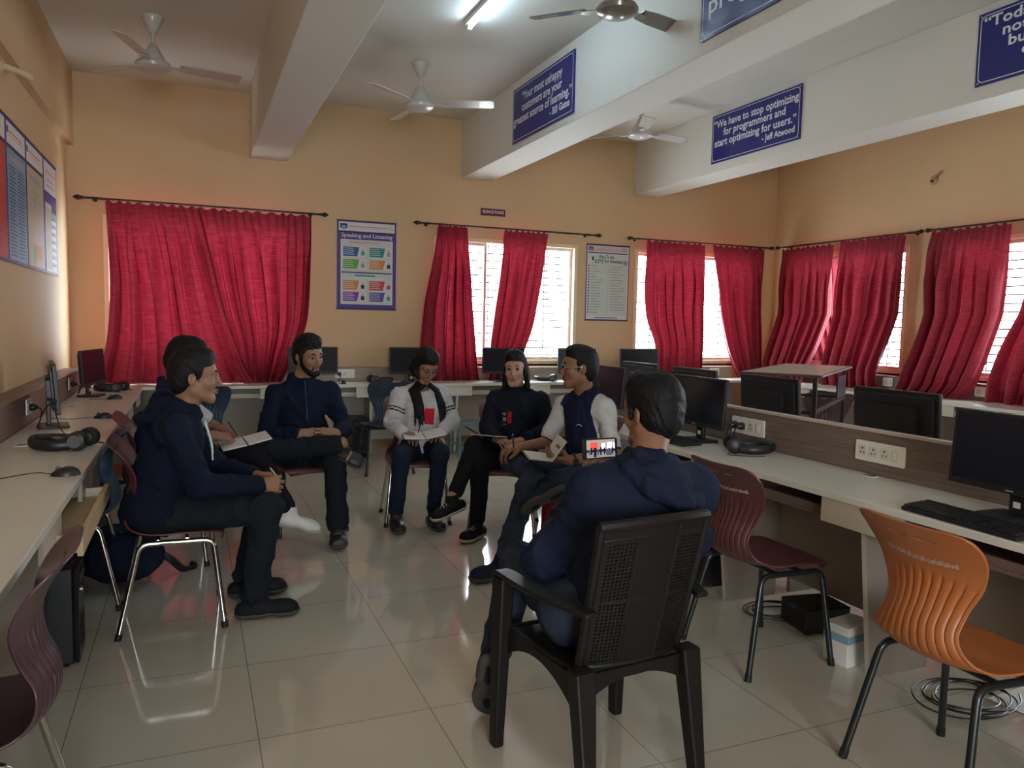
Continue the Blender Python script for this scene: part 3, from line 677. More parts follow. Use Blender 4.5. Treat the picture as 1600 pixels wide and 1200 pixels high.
def headset(label, x, y, rz, z=DZ, s=1., mic=True):
    t = thing('headset', label, 'headset', (x, y, z), rz, 'black headsets')
    # lying on its side: band loop in a slightly tilted plane, cups at both ends
    pts = [(-.085*s, -.02*s, .03), (-.10*s, .05*s, .028), (-.075*s, .13*s, .034), (0, .165*s, .04), (.075*s, .13*s, .034), (.10*s, .05*s, .028), (.085*s, -.02*s, .03)]
    MB().tube(smooth_path(pts, 8), .014*s, 10, flat=1.7).build('headband', M_dark, t)
    MB().tube(smooth_path(pts[2:5], 8), .016*s, 10).build('headband_pad', M_cush, t)
    for sx in (-1, 1):
        mb = MB(); mb.lathe([(.02*s, -.028), (.038*s, -.022), (.042*s, -.004), (.042*s, .004), (.03*s, .012)], (sx*.075*s, -.045*s, .043*s), 24, axis='x'); cp = mb.build('ear_cup', M_dark, t)
        mb = MB(); c = [(sx*.052*s, -.045*s+.03*s*math.cos(a), .043*s+.03*s*math.sin(a)) for a in [2*PI*k/20 for k in range(20)]]
        mb.tube(c, .0125*s, 10, closed=True); mb.build('ear_cushion', M_cush, cp)
        mb = MB(); mb.lathe([(.028*s, -.030), (.026*s, -.029)], (sx*.075*s, -.045*s, .043*s), 20, axis='x'); mb.build('cup_trim', mat('grey_trim', (.12, .12, .13), .3), cp)
    if mic:
        MB().tube(smooth_path([(-.085*s, -.045*s, .045*s), (-.10*s, .0, .09*s), (-.04*s, .05*s, .155*s), (-.01*s, .07*s, .20*s)], 6), .003, 7).build('mic_boom', M_dark, t)
        MB().sphere((-.008*s, .072*s, .208*s), .014*s, 12, 8).build('mic_foam', M_cush, t)
    MB().tube(smooth_path([(.09*s, -.07*s, .02), (.12*s, -.085*s, .004), (.135*s, -.05*s, .003), (.15*s, .02*s, .003), (.13*s, .10*s, .003)], 6), .0023, 6).build('cord', M_dark, t)
    return t
headset('black headset with upright mic lying on the left desk, nearest the camera', -.555, 4.33, math.radians(75), s=1.12)
headset('black headset in the left corner of the room behind the corner monitor', -.62, 7.45, math.radians(70), mic=False)
headset('black headset on the back desk left of the monitor behind the woman in white', 1.80, 8.02, math.radians(-80), mic=False)
headset('black headset on the back desk beside the right shoulder of the woman in black', 3.80, 8.00, math.radians(60), mic=False)
headset('black headset leaning by the two plugged sockets on the divided desk', 2.72, 3.30, math.radians(-120), mic=False)
# ------------------------------------------------------------------ moulded chairs
def cr(keys, s):
    for i in range(len(keys)-1):
        if s <= keys[i+1][0] or i == len(keys)-2:
            k0 = keys[max(0, i-1)]; k1 = keys[i]; k2 = keys[i+1]; k3 = keys[min(len(keys)-1, i+2)]
            t = (s-k1[0])/(k2[0]-k1[0]); t = max(0, min(1, t)); out = []
            for c in range(1, len(k1)):
                m1 = (k2[c]-k0[c])/(k2[0]-k0[0])*(k2[0]-k1[0]); m2 = (k3[c]-k1[c])/(k3[0]-k1[0])*(k2[0]-k1[0])
                h = t*t; h3 = h*t
                out.append((2*h3-3*h+1)*k1[c]+(h3-2*h+t)*m1+(-2*h3+3*h)*k2[c]+(h3-h)*m2)
            return out
# s: y, z, half-width, edge curl
CK = [(0, .222, .412, .150, -.012), (.03, .220, .428, .172, -.006), (.09, .195, .440, .198, 0), (.24, .075, .437, .213, .012), (.40, -.075, .430, .207, .018), (.50, -.170, .445, .192, .024),
      (.57, -.214, .490, .166, .026), (.64, -.216, .553, .138, .028), (.72, -.188, .625, .142, .030), (.80, -.180, .700, .180, .030), (.88, -.205, .768, .206, .026), (.95, -.243, .825, .203, .018), (.985, -.260, .848, .178, .010), (1.0, -.266, .855, .135, .006)]
def shell_pt(u, s, off=0.):
    y, z, w, c = cr(CK, s)
    y2, z2, _, _ = cr(CK, min(1, s+.01)); y1, z1, _, _ = cr(CK, max(0, s-.01))
    ty, tz = y2-y1, z2-z1; l = math.hypot(ty, tz) or 1; ny, nz = -tz/l, ty/l        # outward/back-down normal flipped below
    g = 0.
    top = .805-.035*u*u+.012*u
    if .535 < s < top and abs(u) < .93:
        win = min(1, (s-.535)/.03)*min(1, (top-s)/.012)
        g = .0050*win*(.5-.5*math.cos(2*PI*(u*5.5+.5)))**3
    e = c*u*u*1.2
    return (w*u, y-ny*(e)-ny*(-g+off)*-1, z-nz*e*1.0+nz*(g*-1+off)*0 if s > .5 else z+e+off*0)
def slots(i, j, NU, SS):
    u = -1+2*(i+.5)/NU; s = (SS[j]+SS[j+1])/2
    for cu in (-.24, .24):
        if ((u-cu)/.19)**2+((s-.937+.006*(1-((u-cu)/.19)**2))/.0048)**2 < 1: return False
    return True
CHAIR_SS = [k/66*.915 for k in range(67)]+[.915+.0032*k for k in range(1, 15)]+[.9598+(1-.9598)*k/7 for k in range(1, 8)]
def chair_shell_mesh():
    NU = 110; SS = CHAIR_SS
    return MB().grid(lambda a, b: shell_pt(-1+2*a, SS[round(b*(len(SS)-1))]), NU, len(SS)-1, keep=lambda i, j: slots(i, j, NU, SS))
SHELLS = {}
def shell_chair(label, x, y, fwd, colour, cmat, lmat, writing=None):
    key = (colour, lmat.name, writing)
    rz = rzf(*fwd)
    if key in SHELLS: return dup(SHELLS[key], (x, y, 0), rz, label)
    t = thing('moulded_chair', label, 'chair', (x, y, 0), rz, 'moulded plastic chairs'); SHELLS[key] = t
    if 'mesh' not in SHELLS:
        o = chair_shell_mesh().build('seat_shell', cmat, t, solid=.007); SHELLS['mesh'] = o.data
    else:
        me = SHELLS['mesh'].copy(); me.materials[0] = cmat
        o = bpy.data.objects.new('seat_shell', me); COL.objects.link(o); o.parent = t
        b = o.modifiers.new('solid', 'SOLIDIFY'); b.thickness = .007; b.offset = 0
    r = .0125
    for sx in (-1, 1):
        f = round_corner([(sx*.222, .215, .0), (sx*.182, .170, .405), (sx*.180, .08, .405)], .05)
        b = round_corner([(sx*.222, -.225, .0), (sx*.172, -.135, .405), (sx*.172, -.05, .405)], .05)
        for p in (f, b):
            l = MB().tube(p, r, 12).build('leg', lmat, t)
            q0 = Vector(p[0]); q1 = q0+(Vector(p[2])-q0).normalized()*.03
            MB().tube([q0-Vector((0, 0, .0)), q1], .0145, 12).build('foot_cap', M_black, l)
    mb = MB()
    for sx in (-1, 1): mb.tube([(sx*.180, .08, .405), (sx*.172, -.05, .405)], r, 12)
    mb.tube([(-.178, .06, .412), (.178, .06, .412)], .010, 10); mb.tube([(-.173, -.06, .410), (.173, -.06, .410)], .010, 10)
    mb.build('seat_frame', lmat, t)
    if writing:
        V, F = text_geo(writing, .026, 'CENTER', .0006)
        xs = [p[0] for p in V]; w = max(xs)-min(xs)
        VV = []
        for p in V:
            xx = -p[0]*.25/w; s = .852+p[1]*1.05
            y, z, hw, c = cr(CK, s); q = shell_pt(xx/hw, s)
            VV.append((q[0], q[1]-.0050, q[2]))
        MB().add(VV, F).build('painted_code', mat('faded_white_paint', (.5, .45, .42), .6), t, smooth=False)
    return t
M_ch_mar = mat('maroon_chair_plastic', (.098, .028, .034), .38, var=.06, vs=5)
M_ch_mar2 = mat('dusty_maroon_chair_plastic', (.075, .033, .043), .30, var=.06, vs=5)
M_ch_or = mat('orange_chair_plastic', (.40, .128, .038), .38, var=.05, vs=5)
M_ch_bl = mat('dark_blue_chair_plastic', (.02, .045, .085), .35, var=.06, vs=5)
shell_chair('brown moulded chair with chrome legs under the man in the navy hoodie at left', -.095, 3.87, (1, .02), 'maroon', M_ch_mar, M_chrome)
shell_chair('brown moulded chair with chrome legs under the man writing, mostly hidden', -.155, 4.82, (1, .02), 'maroon', M_ch_mar, M_chrome)
shell_chair('maroon moulded chair with black legs under the man in the navy zip top', .70, 5.28, (.12, -1), 'maroon', M_ch_mar, M_legblack)
shell_chair('maroon moulded chair with chrome legs under the woman in the white sweater', 1.46, 5.27, (-.15, -1), 'maroon', M_ch_mar, M_chrome)
shell_chair('maroon moulded chair with chrome legs under the woman in the black sweatshirt', 1.97, 4.82, (-.45, -.9), 'maroon', M_ch_mar, M_chrome)
shell_chair('maroon moulded chair with chrome legs under the man in glasses', 2.10, 4.08, (-.96, -.25), 'maroon', M_ch_mar, M_chrome)
shell_chair('empty maroon moulded chair at the divided desk beside the filming man', 2.27, 2.60, (1, .0), 'maroon', M_ch_mar, M_legblack, 'bvit/dse/a/p/k/M-05')
shell_chair('empty orange moulded chair with black legs in the lower right of the photo', 2.20, 1.60, (1, -.04), 'orange', M_ch_or, M_legblack, 'bvit/it/ac-ft/sc/k/MK-05')
shell_chair('empty dusty maroon chair with chrome legs at the lower left corner of the photo', -.53, 2.12, (-1, -.02), 'dusty', M_ch_mar2, M_chrome)
shell_chair('dark blue moulded chair pushed under the left desk behind the brown chair', -.56, 4.25, (-1, 0), 'blue', M_ch_bl, M_chrome)
shell_chair('orange moulded chair further along the left desk, only its ribbed back edge showing', -.46, 5.30, (-1, -.1), 'orange', M_ch_or, M_legblack, 'bvit/it/ac-ft/sc/k/MK-05')
shell_chair('dark blue moulded chair at the back desk behind the man writing', .10, 6.82, (.1, 1), 'blue', M_ch_bl, M_legblack)
shell_chair('dark blue moulded chair with black legs at the back desk behind the woman in white', 1.66, 7.05, (.0, 1), 'blue', M_ch_bl, M_legblack)
shell_chair('dusty maroon chair beyond the divider, seen through the legs of the tall stand table', 5.30, 5.33, (.55, .84), 'dusty2', M_ch_mar2, M_legblack)
# ------------------------------------------------------------------ dark plastic armchair (local front +Y)
M_arm = mat('dark_brown_armchair_plastic', (.0085, .007, .0066), .5, var=.08, vs=8, spec=.3)
t = thing('plastic_armchair', 'dark brown plastic armchair with woven-look back under the man holding a phone', 'chair', (1.195, 2.10, 0), rzf(-.10, .995))
def back_pt(u, v):
    w = .182+.010*v
    y = -.185-.115*v+.035*u*u
    z = .385+.475*v+.012*(1-u*u)*(v > .5)
    return (w*u, y, z)
def lat_keep(i, j):
    u = -1+2*(i+.5)/62; v = (j+.5)/84
    if .40 < abs(u) < .86 and .10 < v < .88: return not (i % 2 == 1 and j % 2 == 1)
    return True
MB().grid(lambda a, b: back_pt(-1+2*a, b), 62, 84, keep=lat_keep).build('backrest', M_arm, t, solid=.009, smooth=False)
mb = MB()
for u in (-1, -.37, .37, 1): mb.tube([back_pt(u*.985, k/20) for k in range(21)], .014 if abs(u) == 1 else .007, 8, flat=1)
mb.tube([back_pt(-1+2*k/20, 1.) for k in range(21)], .017, 8); mb.tube([back_pt(-1+2*k/20, .91) for k in range(21)], .007, 8); mb.tube([back_pt(-1+2*k/20, .07) for k in range(21)], .011, 8); mb.tube([back_pt(-1+2*k/20, 0.) for k in range(21)], .014, 8)
mb.build('back_frame', M_arm, t)
def seat_fn(a, b):
    u = -1+2*a; v = b; w = .205+.02*v
    return (w*u, -.19+.42*v, .405+.012*u*u-.010*math.sin(PI*v)+(-.02*max(0, v-.9)/.1))
MB().grid(seat_fn, 24, 24).build('seat', M_arm, t, solid=.012)
mb = MB()
for pts in ([(-.225, .22), (-.215, -.19)], [(.225, .22), (.215, -.19)], [(-.225, .22), (.225, .22)], [(-.21, -.20), (.21, -.20)]):
    (x0, y0), (x1, y1) = pts; n = 12; V = []
    for k in range(n+1):
        q = k/n; arch = .075*(1-(2*q-1)**2); x = x0+(x1-x0)*q; y = y0+(y1-y0)*q
        V += [(x, y, .412), (x, y, .31+arch)]
    mb.add(V, [(2*k, 2*k+2, 2*k+3, 2*k+1) for k in range(n)])
mb.build('apron', M_arm, t, solid=.008, smooth=False)
def taper_leg(top, bot, wt, wb, dt, db):
    V = []
    for p, w, d in ((bot, wb, db), (top, wt, dt)):
        V += [(p[0]-w/2, p[1]-d/2, p[2]), (p[0]+w/2, p[1]-d/2, p[2]), (p[0]+w/2, p[1]+d/2, p[2]), (p[0]-w/2, p[1]+d/2, p[2])]
    return MB().add(V, [(0,3,2,1),(4,5,6,7),(0,1,5,4),(1,2,6,5),(2,3,7,6),(3,0,4,7)])
for sx in (-1, 1):
    taper_leg((sx*.235, .215, .585), (sx*.245, .225, .0), .052, .036, .075, .045).build('leg', M_arm, t, smooth=False, bevel=.008)
    taper_leg((sx*.195, -.195, .43), (sx*.203, -.262, .0), .070, .038, .060, .045).build('leg', M_arm, t, smooth=False, bevel=.008)
    mb = MB(); n = 20; V = []
    P = smooth_path([(sx*.200, -.255, .60), (sx*.235, -.12, .605), (sx*.245, .05, .60), (sx*.243, .20, .595), (sx*.240, .255, .578)], 5)
    for k, p in enumerate(P):
        w = .022+.010*math.sin(PI*min(1, k/len(P)*1.1)); V += [(p.x-w, p.y, p.z), (p.x+w, p.y, p.z), (p.x+w, p.y, p.z+.016), (p.x-w, p.y, p.z+.016)]
    F = []
    for k in range(len(P)-1):
        for e in range(4): F.append((4*k+e, 4*k+(e+1) % 4, 4*k+4+(e+1) % 4, 4*k+4+e))
    F += [(3, 2, 1, 0), tuple(4*(len(P)-1)+e for e in range(4))]
    mb.add(V, F).build('armrest', M_arm, t, bevel=.005)
# ------------------------------------------------------------------ tall stand table behind the divider
t = thing('stand_table', 'tall narrow table on thin black legs in front of the right-hand windows', 'table', (4.25, 4.52, 0), math.radians(37))
M_std = mat('stand_top_beige', (.42, .38, .32), .3)
mb = MB(); mb.box((-.78, -.27, 1.100), (.78, .27, 1.116)); mb.build('top', mat('dark_top_edge', (.05, .035, .03), .4), t, smooth=False, bevel=.003)
mb = MB(); mb.box((-.76, -.25, 1.1163), (.76, .25, 1.1185)); mb.build('top_sheet', M_std, t, smooth=False)
for sx in (-1, 1):
    for sy in (-1, 1): MB().box((sx*.72-.014, sy*.22-.014, 0), (sx*.72+.014, sy*.22+.014, 1.094)).build('leg', M_legblack, t, smooth=False, bevel=.002)
mb = MB()
for z in (.86,):
    for sy in (-1, 1): mb.box((-.72, sy*.22-.01, z-.012), (.72, sy*.22+.01, z+.012))
for sx in (-1, 1): mb.box((sx*.72-.01, -.22, .848), (sx*.72+.01, .22, .872))
mb.build('rail', M_legblack, t, smooth=False, bevel=.002)
MB().box((.25, -.235, .88), (.70, -.224, 1.05)).build('side_board', mat('navy_board', (.015, .017, .03), .3), t, smooth=False)
# ------------------------------------------------------------------ floor clutter
def tower(label, x, y, rz, z0=0.):
    t = thing('computer_tower', label, 'computer tower', (x, y, z0), rz, 'black computer towers')    # front +Y
    bx((-.09, -.20, .012), (.09, .19, .40), 'case', M_dark, t, .004)
    f = MB(); f.box((-.09, .1905, .012), (.09, .212, .40)); fp = f.build('front_panel', mat('glossy_black', (.01, .01, .012), .15), t, smooth=False, bevel=.006)
    bx((-.074, .2125, .335), (.074, .2145, .375), 'disc_drive', M_dark, fp, .001)
    MB().lathe([(.010, .2122), (.010, .216), (.008, .217)], (0, 0, .29), 16, axis='y').build('power_button', mat('silver_button', (.5, .5, .5), .3, metal=.8), fp)
    mb = MB()
    for k in range(8): mb.box((-.06, .2125, .06+k*.018), (.06, .2135, .068+k*.018))
    mb.build('vents', M_black, fp, smooth=False)
    for sx in (-1, 1):
        for y in (-.16, .16): MB().lathe([(.014, 0), (.016, .0118)], (sx*.07, y, 0), 10).build('foot', M_black, t)
tower('black computer tower on the floor under the left desk behind the foreground chair', -.645, 3.52, rzf(1, 0))
tower('black computer tower under the back desk right of the man in the navy zip top', 1.58, 7.955, rzf(0, -1))
tower('black computer tower under the divided desk, behind the arm of the plastic armchair', 2.63, 3.44, rzf(-1, 0))
t = thing('power_backup', 'low dark power backup box with vents on the floor behind the empty maroon chair', 'power unit', (2.74, 2.74, 0), rzf(-1, .15))
bx((-.10, -.12, .006), (.10, .12, .12), 'case', M_dark, t, .006)
mb = MB()
for k in range(6): mb.box((-.08, .1202, .025+k*.013), (.08, .1212, .031+k*.013))
mb.build('vents', M_black, t, smooth=False); bx((-.02, .1205, .100), (.02, .122, .112), 'label_plate', mat('blue_label', (.03, .08, .22), .4), t, 0)
for sx in (-1, 1): MB().lathe([(.01, 0), (.012, .0058)], (sx*.08, .09, 0), 10).build('foot', M_black, t); MB().lathe([(.01, 0), (.012, .0058)], (sx*.08, -.09, 0), 10).build('foot', M_black, t)
def coil(label, x, y, n, r, seed):
    rnd = random.Random(seed); pts = []
    for k in range(n*14):
        a = 2*PI*k/14; rr_ = r*(1+.18*math.sin(a*.37+seed)); pts.append((rr_*math.cos(a)+.02*math.sin(k*.3), .75*rr_*math.sin(a)+.02*math.cos(k*.21), .006+.012*(k/14)/n*2+.004*math.sin(k)))
    o = MB().tube(smooth_path(pts, 3), .0035, 6).build('cable_coil', M_dark); o.location = (x, y, 0)
    tag(o, label, 'cable', 'loose cables on the floor')
coil('loose black cable coiled on the floor behind the empty maroon chair', 2.66, 2.93, 4, .13, 1)
coil('loose black cable coiled on the floor under the orange chair', 2.74, 1.95, 5, .17, 2)
coil('loose black cable on the floor behind the right legs of the plastic armchair', 2.15, 3.23, 2, .09, 3)
o = MB().add([(0, 0, .001), (.30, .02, .001), (.28, .22, .001), (-.02, .20, .001), (0, 0, .003), (.30, .02, .003), (.28, .22, .003), (-.02, .20, .003)], [(0,3,2,1),(4,5,6,7),(0,1,5,4),(1,2,6,5),(2,3,7,6),(3,0,4,7)]).build('paper_sheet', M_paper, smooth=False)
o.location = (2.86, 1.74, 0); tag(o, 'white paper sheet on the floor under the orange chair', 'paper')
t = thing('white_carton', 'white carton with a blue stripe on the floor behind the empty maroon chair', 'box', (2.60, 2.40, 0), math.radians(8))
bx((-.09, -.06, 0), (.09, .06, .17), 'body', M_paper, t, .003); bx((-.0905, -.0605, .10), (.0905, .0605, .135), 'stripe', mat('pale_blue_print', (.25, .42, .55), .5), t, .001)
# blue stool frame under the back desk
M_bluef = mat('pale_blue_steel', (.13, .25, .33), .4)
t = thing('footrest_frame', 'pale blue steel footrest frame under the back desk right of the woman in white', 'footrest', (2.78, 7.62, 0))
for sx in (-1, 1):
    for sy in (-1, 1): MB().box((sx*.24-.012, sy*.15-.012, 0), (sx*.24+.012, sy*.15+.012, .34)).build('leg', M_bluef, t, smooth=False)
mb = MB()
for sy in (-1, 1): mb.box((-.252, sy*.15-.012, .34), (.252, sy*.15+.012, .365)); mb.box((-.24, sy*.15-.008, .10), (.24, sy*.15+.008, .125))
mb.box((-.252, -.14, .342), (-.228, .14, .362)); mb.box((.228, -.14, .342), (.252, .14, .362))
mb.build('rail', M_bluef, t, smooth=False)
mb = MB(); mb.add([(-.2, -.10, .34), (-.17, -.10, .34), (.2, .0, .13), (.17, .0, .13), (-.2, -.08, .34), (-.17, -.08, .34), (.2, .02, .13), (.17, .02, .13)], [(0, 1, 2, 3), (4, 7, 6, 5), (0, 4, 5, 1), (2, 6, 7, 3), (1, 5, 6, 2), (0, 3, 7, 4)]); mb.build('brace', mat('navy_steel', (.03, .05, .09), .4), t, smooth=False)
# ------------------------------------------------------------------ implicit-surface figures
A = lambda *p: np.array(p, float)
def nrm(v): v = np.asarray(v, float); return v/(np.linalg.norm(v)+1e-12)
class SDF:
    def __init__(s): s.p = []; s.cuts = []; s.amp = 0.; s.freq = 24.; s.seed = 0.; s.off = 0.; s.mask = None
    def cap(s, a, b, ra, rb=None, k=.02, sub=False, flat=None):
        rb = ra if rb is None else rb; a = np.asarray(a, float); b = np.asarray(b, float)
        s.p.append(('c', a, b, ra, rb, k, sub, flat, (a+b)/2, np.linalg.norm(b-a)/2+max(ra, rb)*(1 if flat is None else max(1, flat[1])))); return s
    def ell(s, c, r, R=None, k=.02, sub=False):
        c = np.asarray(c, float); r = np.asarray(r, float) if np.ndim(r) else A(r, r, r)
        s.p.append(('e', c, np.eye(3) if R is None else np.asarray(R, float), r, None, k, sub, None, c, r.max())); return s
    def chain(s, pts, rs, k=.015):
        for i in range(len(pts)-1): s.cap(pts[i], pts[i+1], rs[i], rs[i+1], k)
        return s
    def cut(s, p, n): s.cuts.append((np.asarray(p, float), nrm(n))); return s
    @staticmethod
    def prim(q, P):
        if q[0] == 'c':
            a, b, ra, rb = q[1:5]; ab = b-a; L = ab@ab
            w = P-a; t = np.clip((w@ab)/L, 0, 1) if L > 1e-12 else np.zeros(len(P))
            v = w-t[:, None]*ab
            if q[7] is not None:
                n, f = q[7]; h = v@n; v = v+(h/f-h)[:, None]*n
            return np.sqrt((v*v).sum(1))-(ra+(rb-ra)*t)
        c, R, r = q[1], q[2], q[3]
        l = (P-c)@R; a = l/r; k0 = np.sqrt((a*a).sum(1)); b = a/r; k1 = np.sqrt((b*b).sum(1))+1e-9
        return k0*(k0-1)/k1
    def bounds(s):
        lo = np.min([q[8]-q[9] for q in s.p if not q[6]], 0); hi = np.max([q[8]+q[9] for q in s.p if not q[6]], 0); return lo-.03, hi+.03
    def noise(s, P):
        f = s.freq; sd = s.seed
        x, y, z = P[:, 0]*f+sd, P[:, 1]*f+sd*1.7, P[:, 2]*f
        wx = 1.5*np.sin(.37*z+.23*y+sd)+.8*np.sin(.71*y-.33*x); wz = 1.4*np.sin(.41*x-.29*y+2*sd)+.7*np.sin(.63*x+.5*z)
        a = np.sin(.62*x+.25*y+.30*z+wx+wz); b = np.sin(.28*x-.60*y+.42*z+wz*1.3+1); c = np.sin(.95*z+.4*x+.3*y+wx*1.1)
        r = lambda q: (1-np.abs(q))**2
        return 1.35*s.amp*(.55-1.0*r(a)-.9*r(b)+.45*a-.5*r(c))
def axis_coords(lo, hi, res, focus, ax):
    c = [lo]
    while c[-1] < hi:
        r = res
        for (fc, fr, fres) in focus:
            d = abs(c[-1]-fc[ax])-fr
            if d < 0: r = min(r, fres)
            elif d < .06: r = min(r, fres+(res-fres)*d/.06)
        c.append(c[-1]+r)
    n = (len(c)-1+7)//8*8
    while len(c) < n+1: c.append(c[-1]+res)
    return np.array(c)
def sdf_mesh(S, res=.008, focus=()):
    lo, hi = S.bounds()
    X = [axis_coords(lo[i], hi[i], res, focus, i) for i in range(3)]
    N = [len(x) for x in X]; nb = [(n-1)//8 for n in N]
    V = np.full(N, 1., np.float32)
    bi = np.stack(np.meshgrid(*[np.arange(n) for n in nb], indexing='ij'), -1).reshape(-1, 3)
    lo_b = np.stack([X[i][bi[:, i]*8] for i in range(3)], 1); hi_b = np.stack([X[i][bi[:, i]*8+8] for i in range(3)], 1)
    cb = (lo_b+hi_b)/2; hd = np.linalg.norm(hi_b-lo_b, axis=1)/2
    def field(P, prims, withcuts=True):
        d = None
        for q in prims:
            e = S.prim(q, P); k = q[5]
            if q[6]:
                if d is None: continue
                h = np.maximum(k-np.abs(d+e), 0)/max(k, 1e-9); d = np.maximum(d, -e)+h*h*k*.25
            elif d is None: d = e
            else:
                h = np.maximum(k-np.abs(d-e), 0)/max(k, 1e-9); d = np.minimum(d, e)-h*h*k*.25
        if d is None: d = np.full(len(P), 1.)
        if S.amp: d = d+S.noise(P)
        d = d-S.off
        for p, n in S.cuts: d = np.maximum(d, (P-p)@n)
        if S.mask is not None:
            m = None
            for q in S.mask.p:
                e = S.prim(q, P); m = e if m is None else np.minimum(m, e)
            d = np.maximum(d, m)
        return d
    dc = field(cb, S.p)
    for idx in np.nonzero(dc < 0)[0]:
        i, j, k = bi[idx]*8; V[i:i+9, j:j+9, k:k+9] = -1
    act = np.nonzero(np.abs(dc) < hd*1.35+.012)[0]
    G = np.stack(np.meshgrid(np.arange(9), np.arange(9), np.arange(9), indexing='ij'), -1).reshape(-1, 3)
    pc = np.array([q[8] for q in S.p]); pr = np.array([q[9] for q in S.p])
    for idx in act:
        i, j, k = bi[idx]*8
        P = np.stack([X[0][i+G[:, 0]], X[1][j+G[:, 1]], X[2][k+G[:, 2]]], 1)
        near = np.nonzero(np.linalg.norm(pc-cb[idx], axis=1)-pr < hd[idx]+.07)[0]
        V[i:i+9, j:j+9, k:k+9] = field(P, [S.p[m] for m in near]).reshape(9, 9, 9)
    # surface nets
    sg = V < 0
    c8 = [sg[a:N[0]-1+a, b:N[1]-1+b, c:N[2]-1+c] for a in (0, 1) for b in (0, 1) for c in (0, 1)]
    al = c8[0].copy(); an = c8[0].copy()
    for c in c8[1:]: al &= c; an |= c
    cells = np.argwhere(an & ~al)
    if len(cells) == 0: return [], []
    cs = [(a, b, c) for a in (0, 1) for b in (0, 1) for c in (0, 1)]
    val = np.stack([V[cells[:, 0]+a, cells[:, 1]+b, cells[:, 2]+c] for a, b, c in cs], 1)
    acc = np.zeros((len(cells), 3)); cnt = np.zeros(len(cells))
    for p in range(8):
        for q in range(p+1, 8):
            if sum(abs(cs[p][m]-cs[q][m]) for m in range(3)) != 1: continue
            va, vb = val[:, p], val[:, q]; m = (va < 0) != (vb < 0)
            t = np.where(m, va/(va-vb+1e-12), 0)
            acc[m] += (np.array(cs[p])+t[m, None]*(np.array(cs[q])-np.array(cs[p]))); cnt += m
    acc /= np.maximum(cnt, 1)[:, None]
    VV = np.stack([X[i][cells[:, i]]+acc[:, i]*(X[i][cells[:, i]+1]-X[i][cells[:, i]]) for i in range(3)], 1)
    ID = np.full([n-1 for n in N], -1, np.int32); ID[cells[:, 0], cells[:, 1], cells[:, 2]] = np.arange(len(cells))
    F = []
    for ax in range(3):
        b, c = (ax+1) % 3, (ax+2) % 3
        s0 = [slice(None)]*3; s1 = [slice(None)]*3; s0[ax] = slice(0, N[ax]-1); s1[ax] = slice(1, N[ax])
        A0, A1 = sg[tuple(s0)], sg[tuple(s1)]
        E = np.argwhere(A0 != A1)
        E = E[(E[:, b] > 0) & (E[:, c] > 0) & (E[:, b] < N[b]-1) & (E[:, c] < N[c]-1)]
        fl = A0[E[:, 0], E[:, 1], E[:, 2]]
        q = []
        for db, dc_ in ((1, 1), (0, 1), (0, 0), (1, 0)):
            e = E.copy(); e[:, b] -= db; e[:, c] -= dc_; q.append(ID[e[:, 0], e[:, 1], e[:, 2]])
        q = np.stack(q, 1); q[~fl] = q[~fl][:, ::-1]
        F.append(q)
    F = np.concatenate(F); F = F[(F >= 0).all(1)]
    return VV, F
def sdf_obj(S, name, mats, parent, res=.008, focus=(), pick=None, loc=A(0, 0, 0)):
    V, F = sdf_mesh(S, res, focus)
    me = bpy.data.meshes.new(name); me.vertices.add(len(V)); me.vertices.foreach_set('co', (np.asarray(V)-loc).ravel())
    me.loops.add(len(F)*4); me.loops.foreach_set('vertex_index', F.ravel().astype(np.int32))
    me.polygons.add(len(F)); me.polygons.foreach_set('loop_start', np.arange(0, len(F)*4, 4, dtype=np.int32))
    if not isinstance(mats, (list, tuple)): mats = [mats]
    for m in mats: me.materials.append(m)
    if pick is not None:
        c = V[F].mean(1); me.polygons.foreach_set('material_index', pick(c).astype(np.int32))
    me.polygons.foreach_set('use_smooth', np.ones(len(F), bool))
    me.update(calc_edges=True); me.validate()
    o = bpy.data.objects.new(name, me); COL.objects.link(o); o.parent = parent
    return o
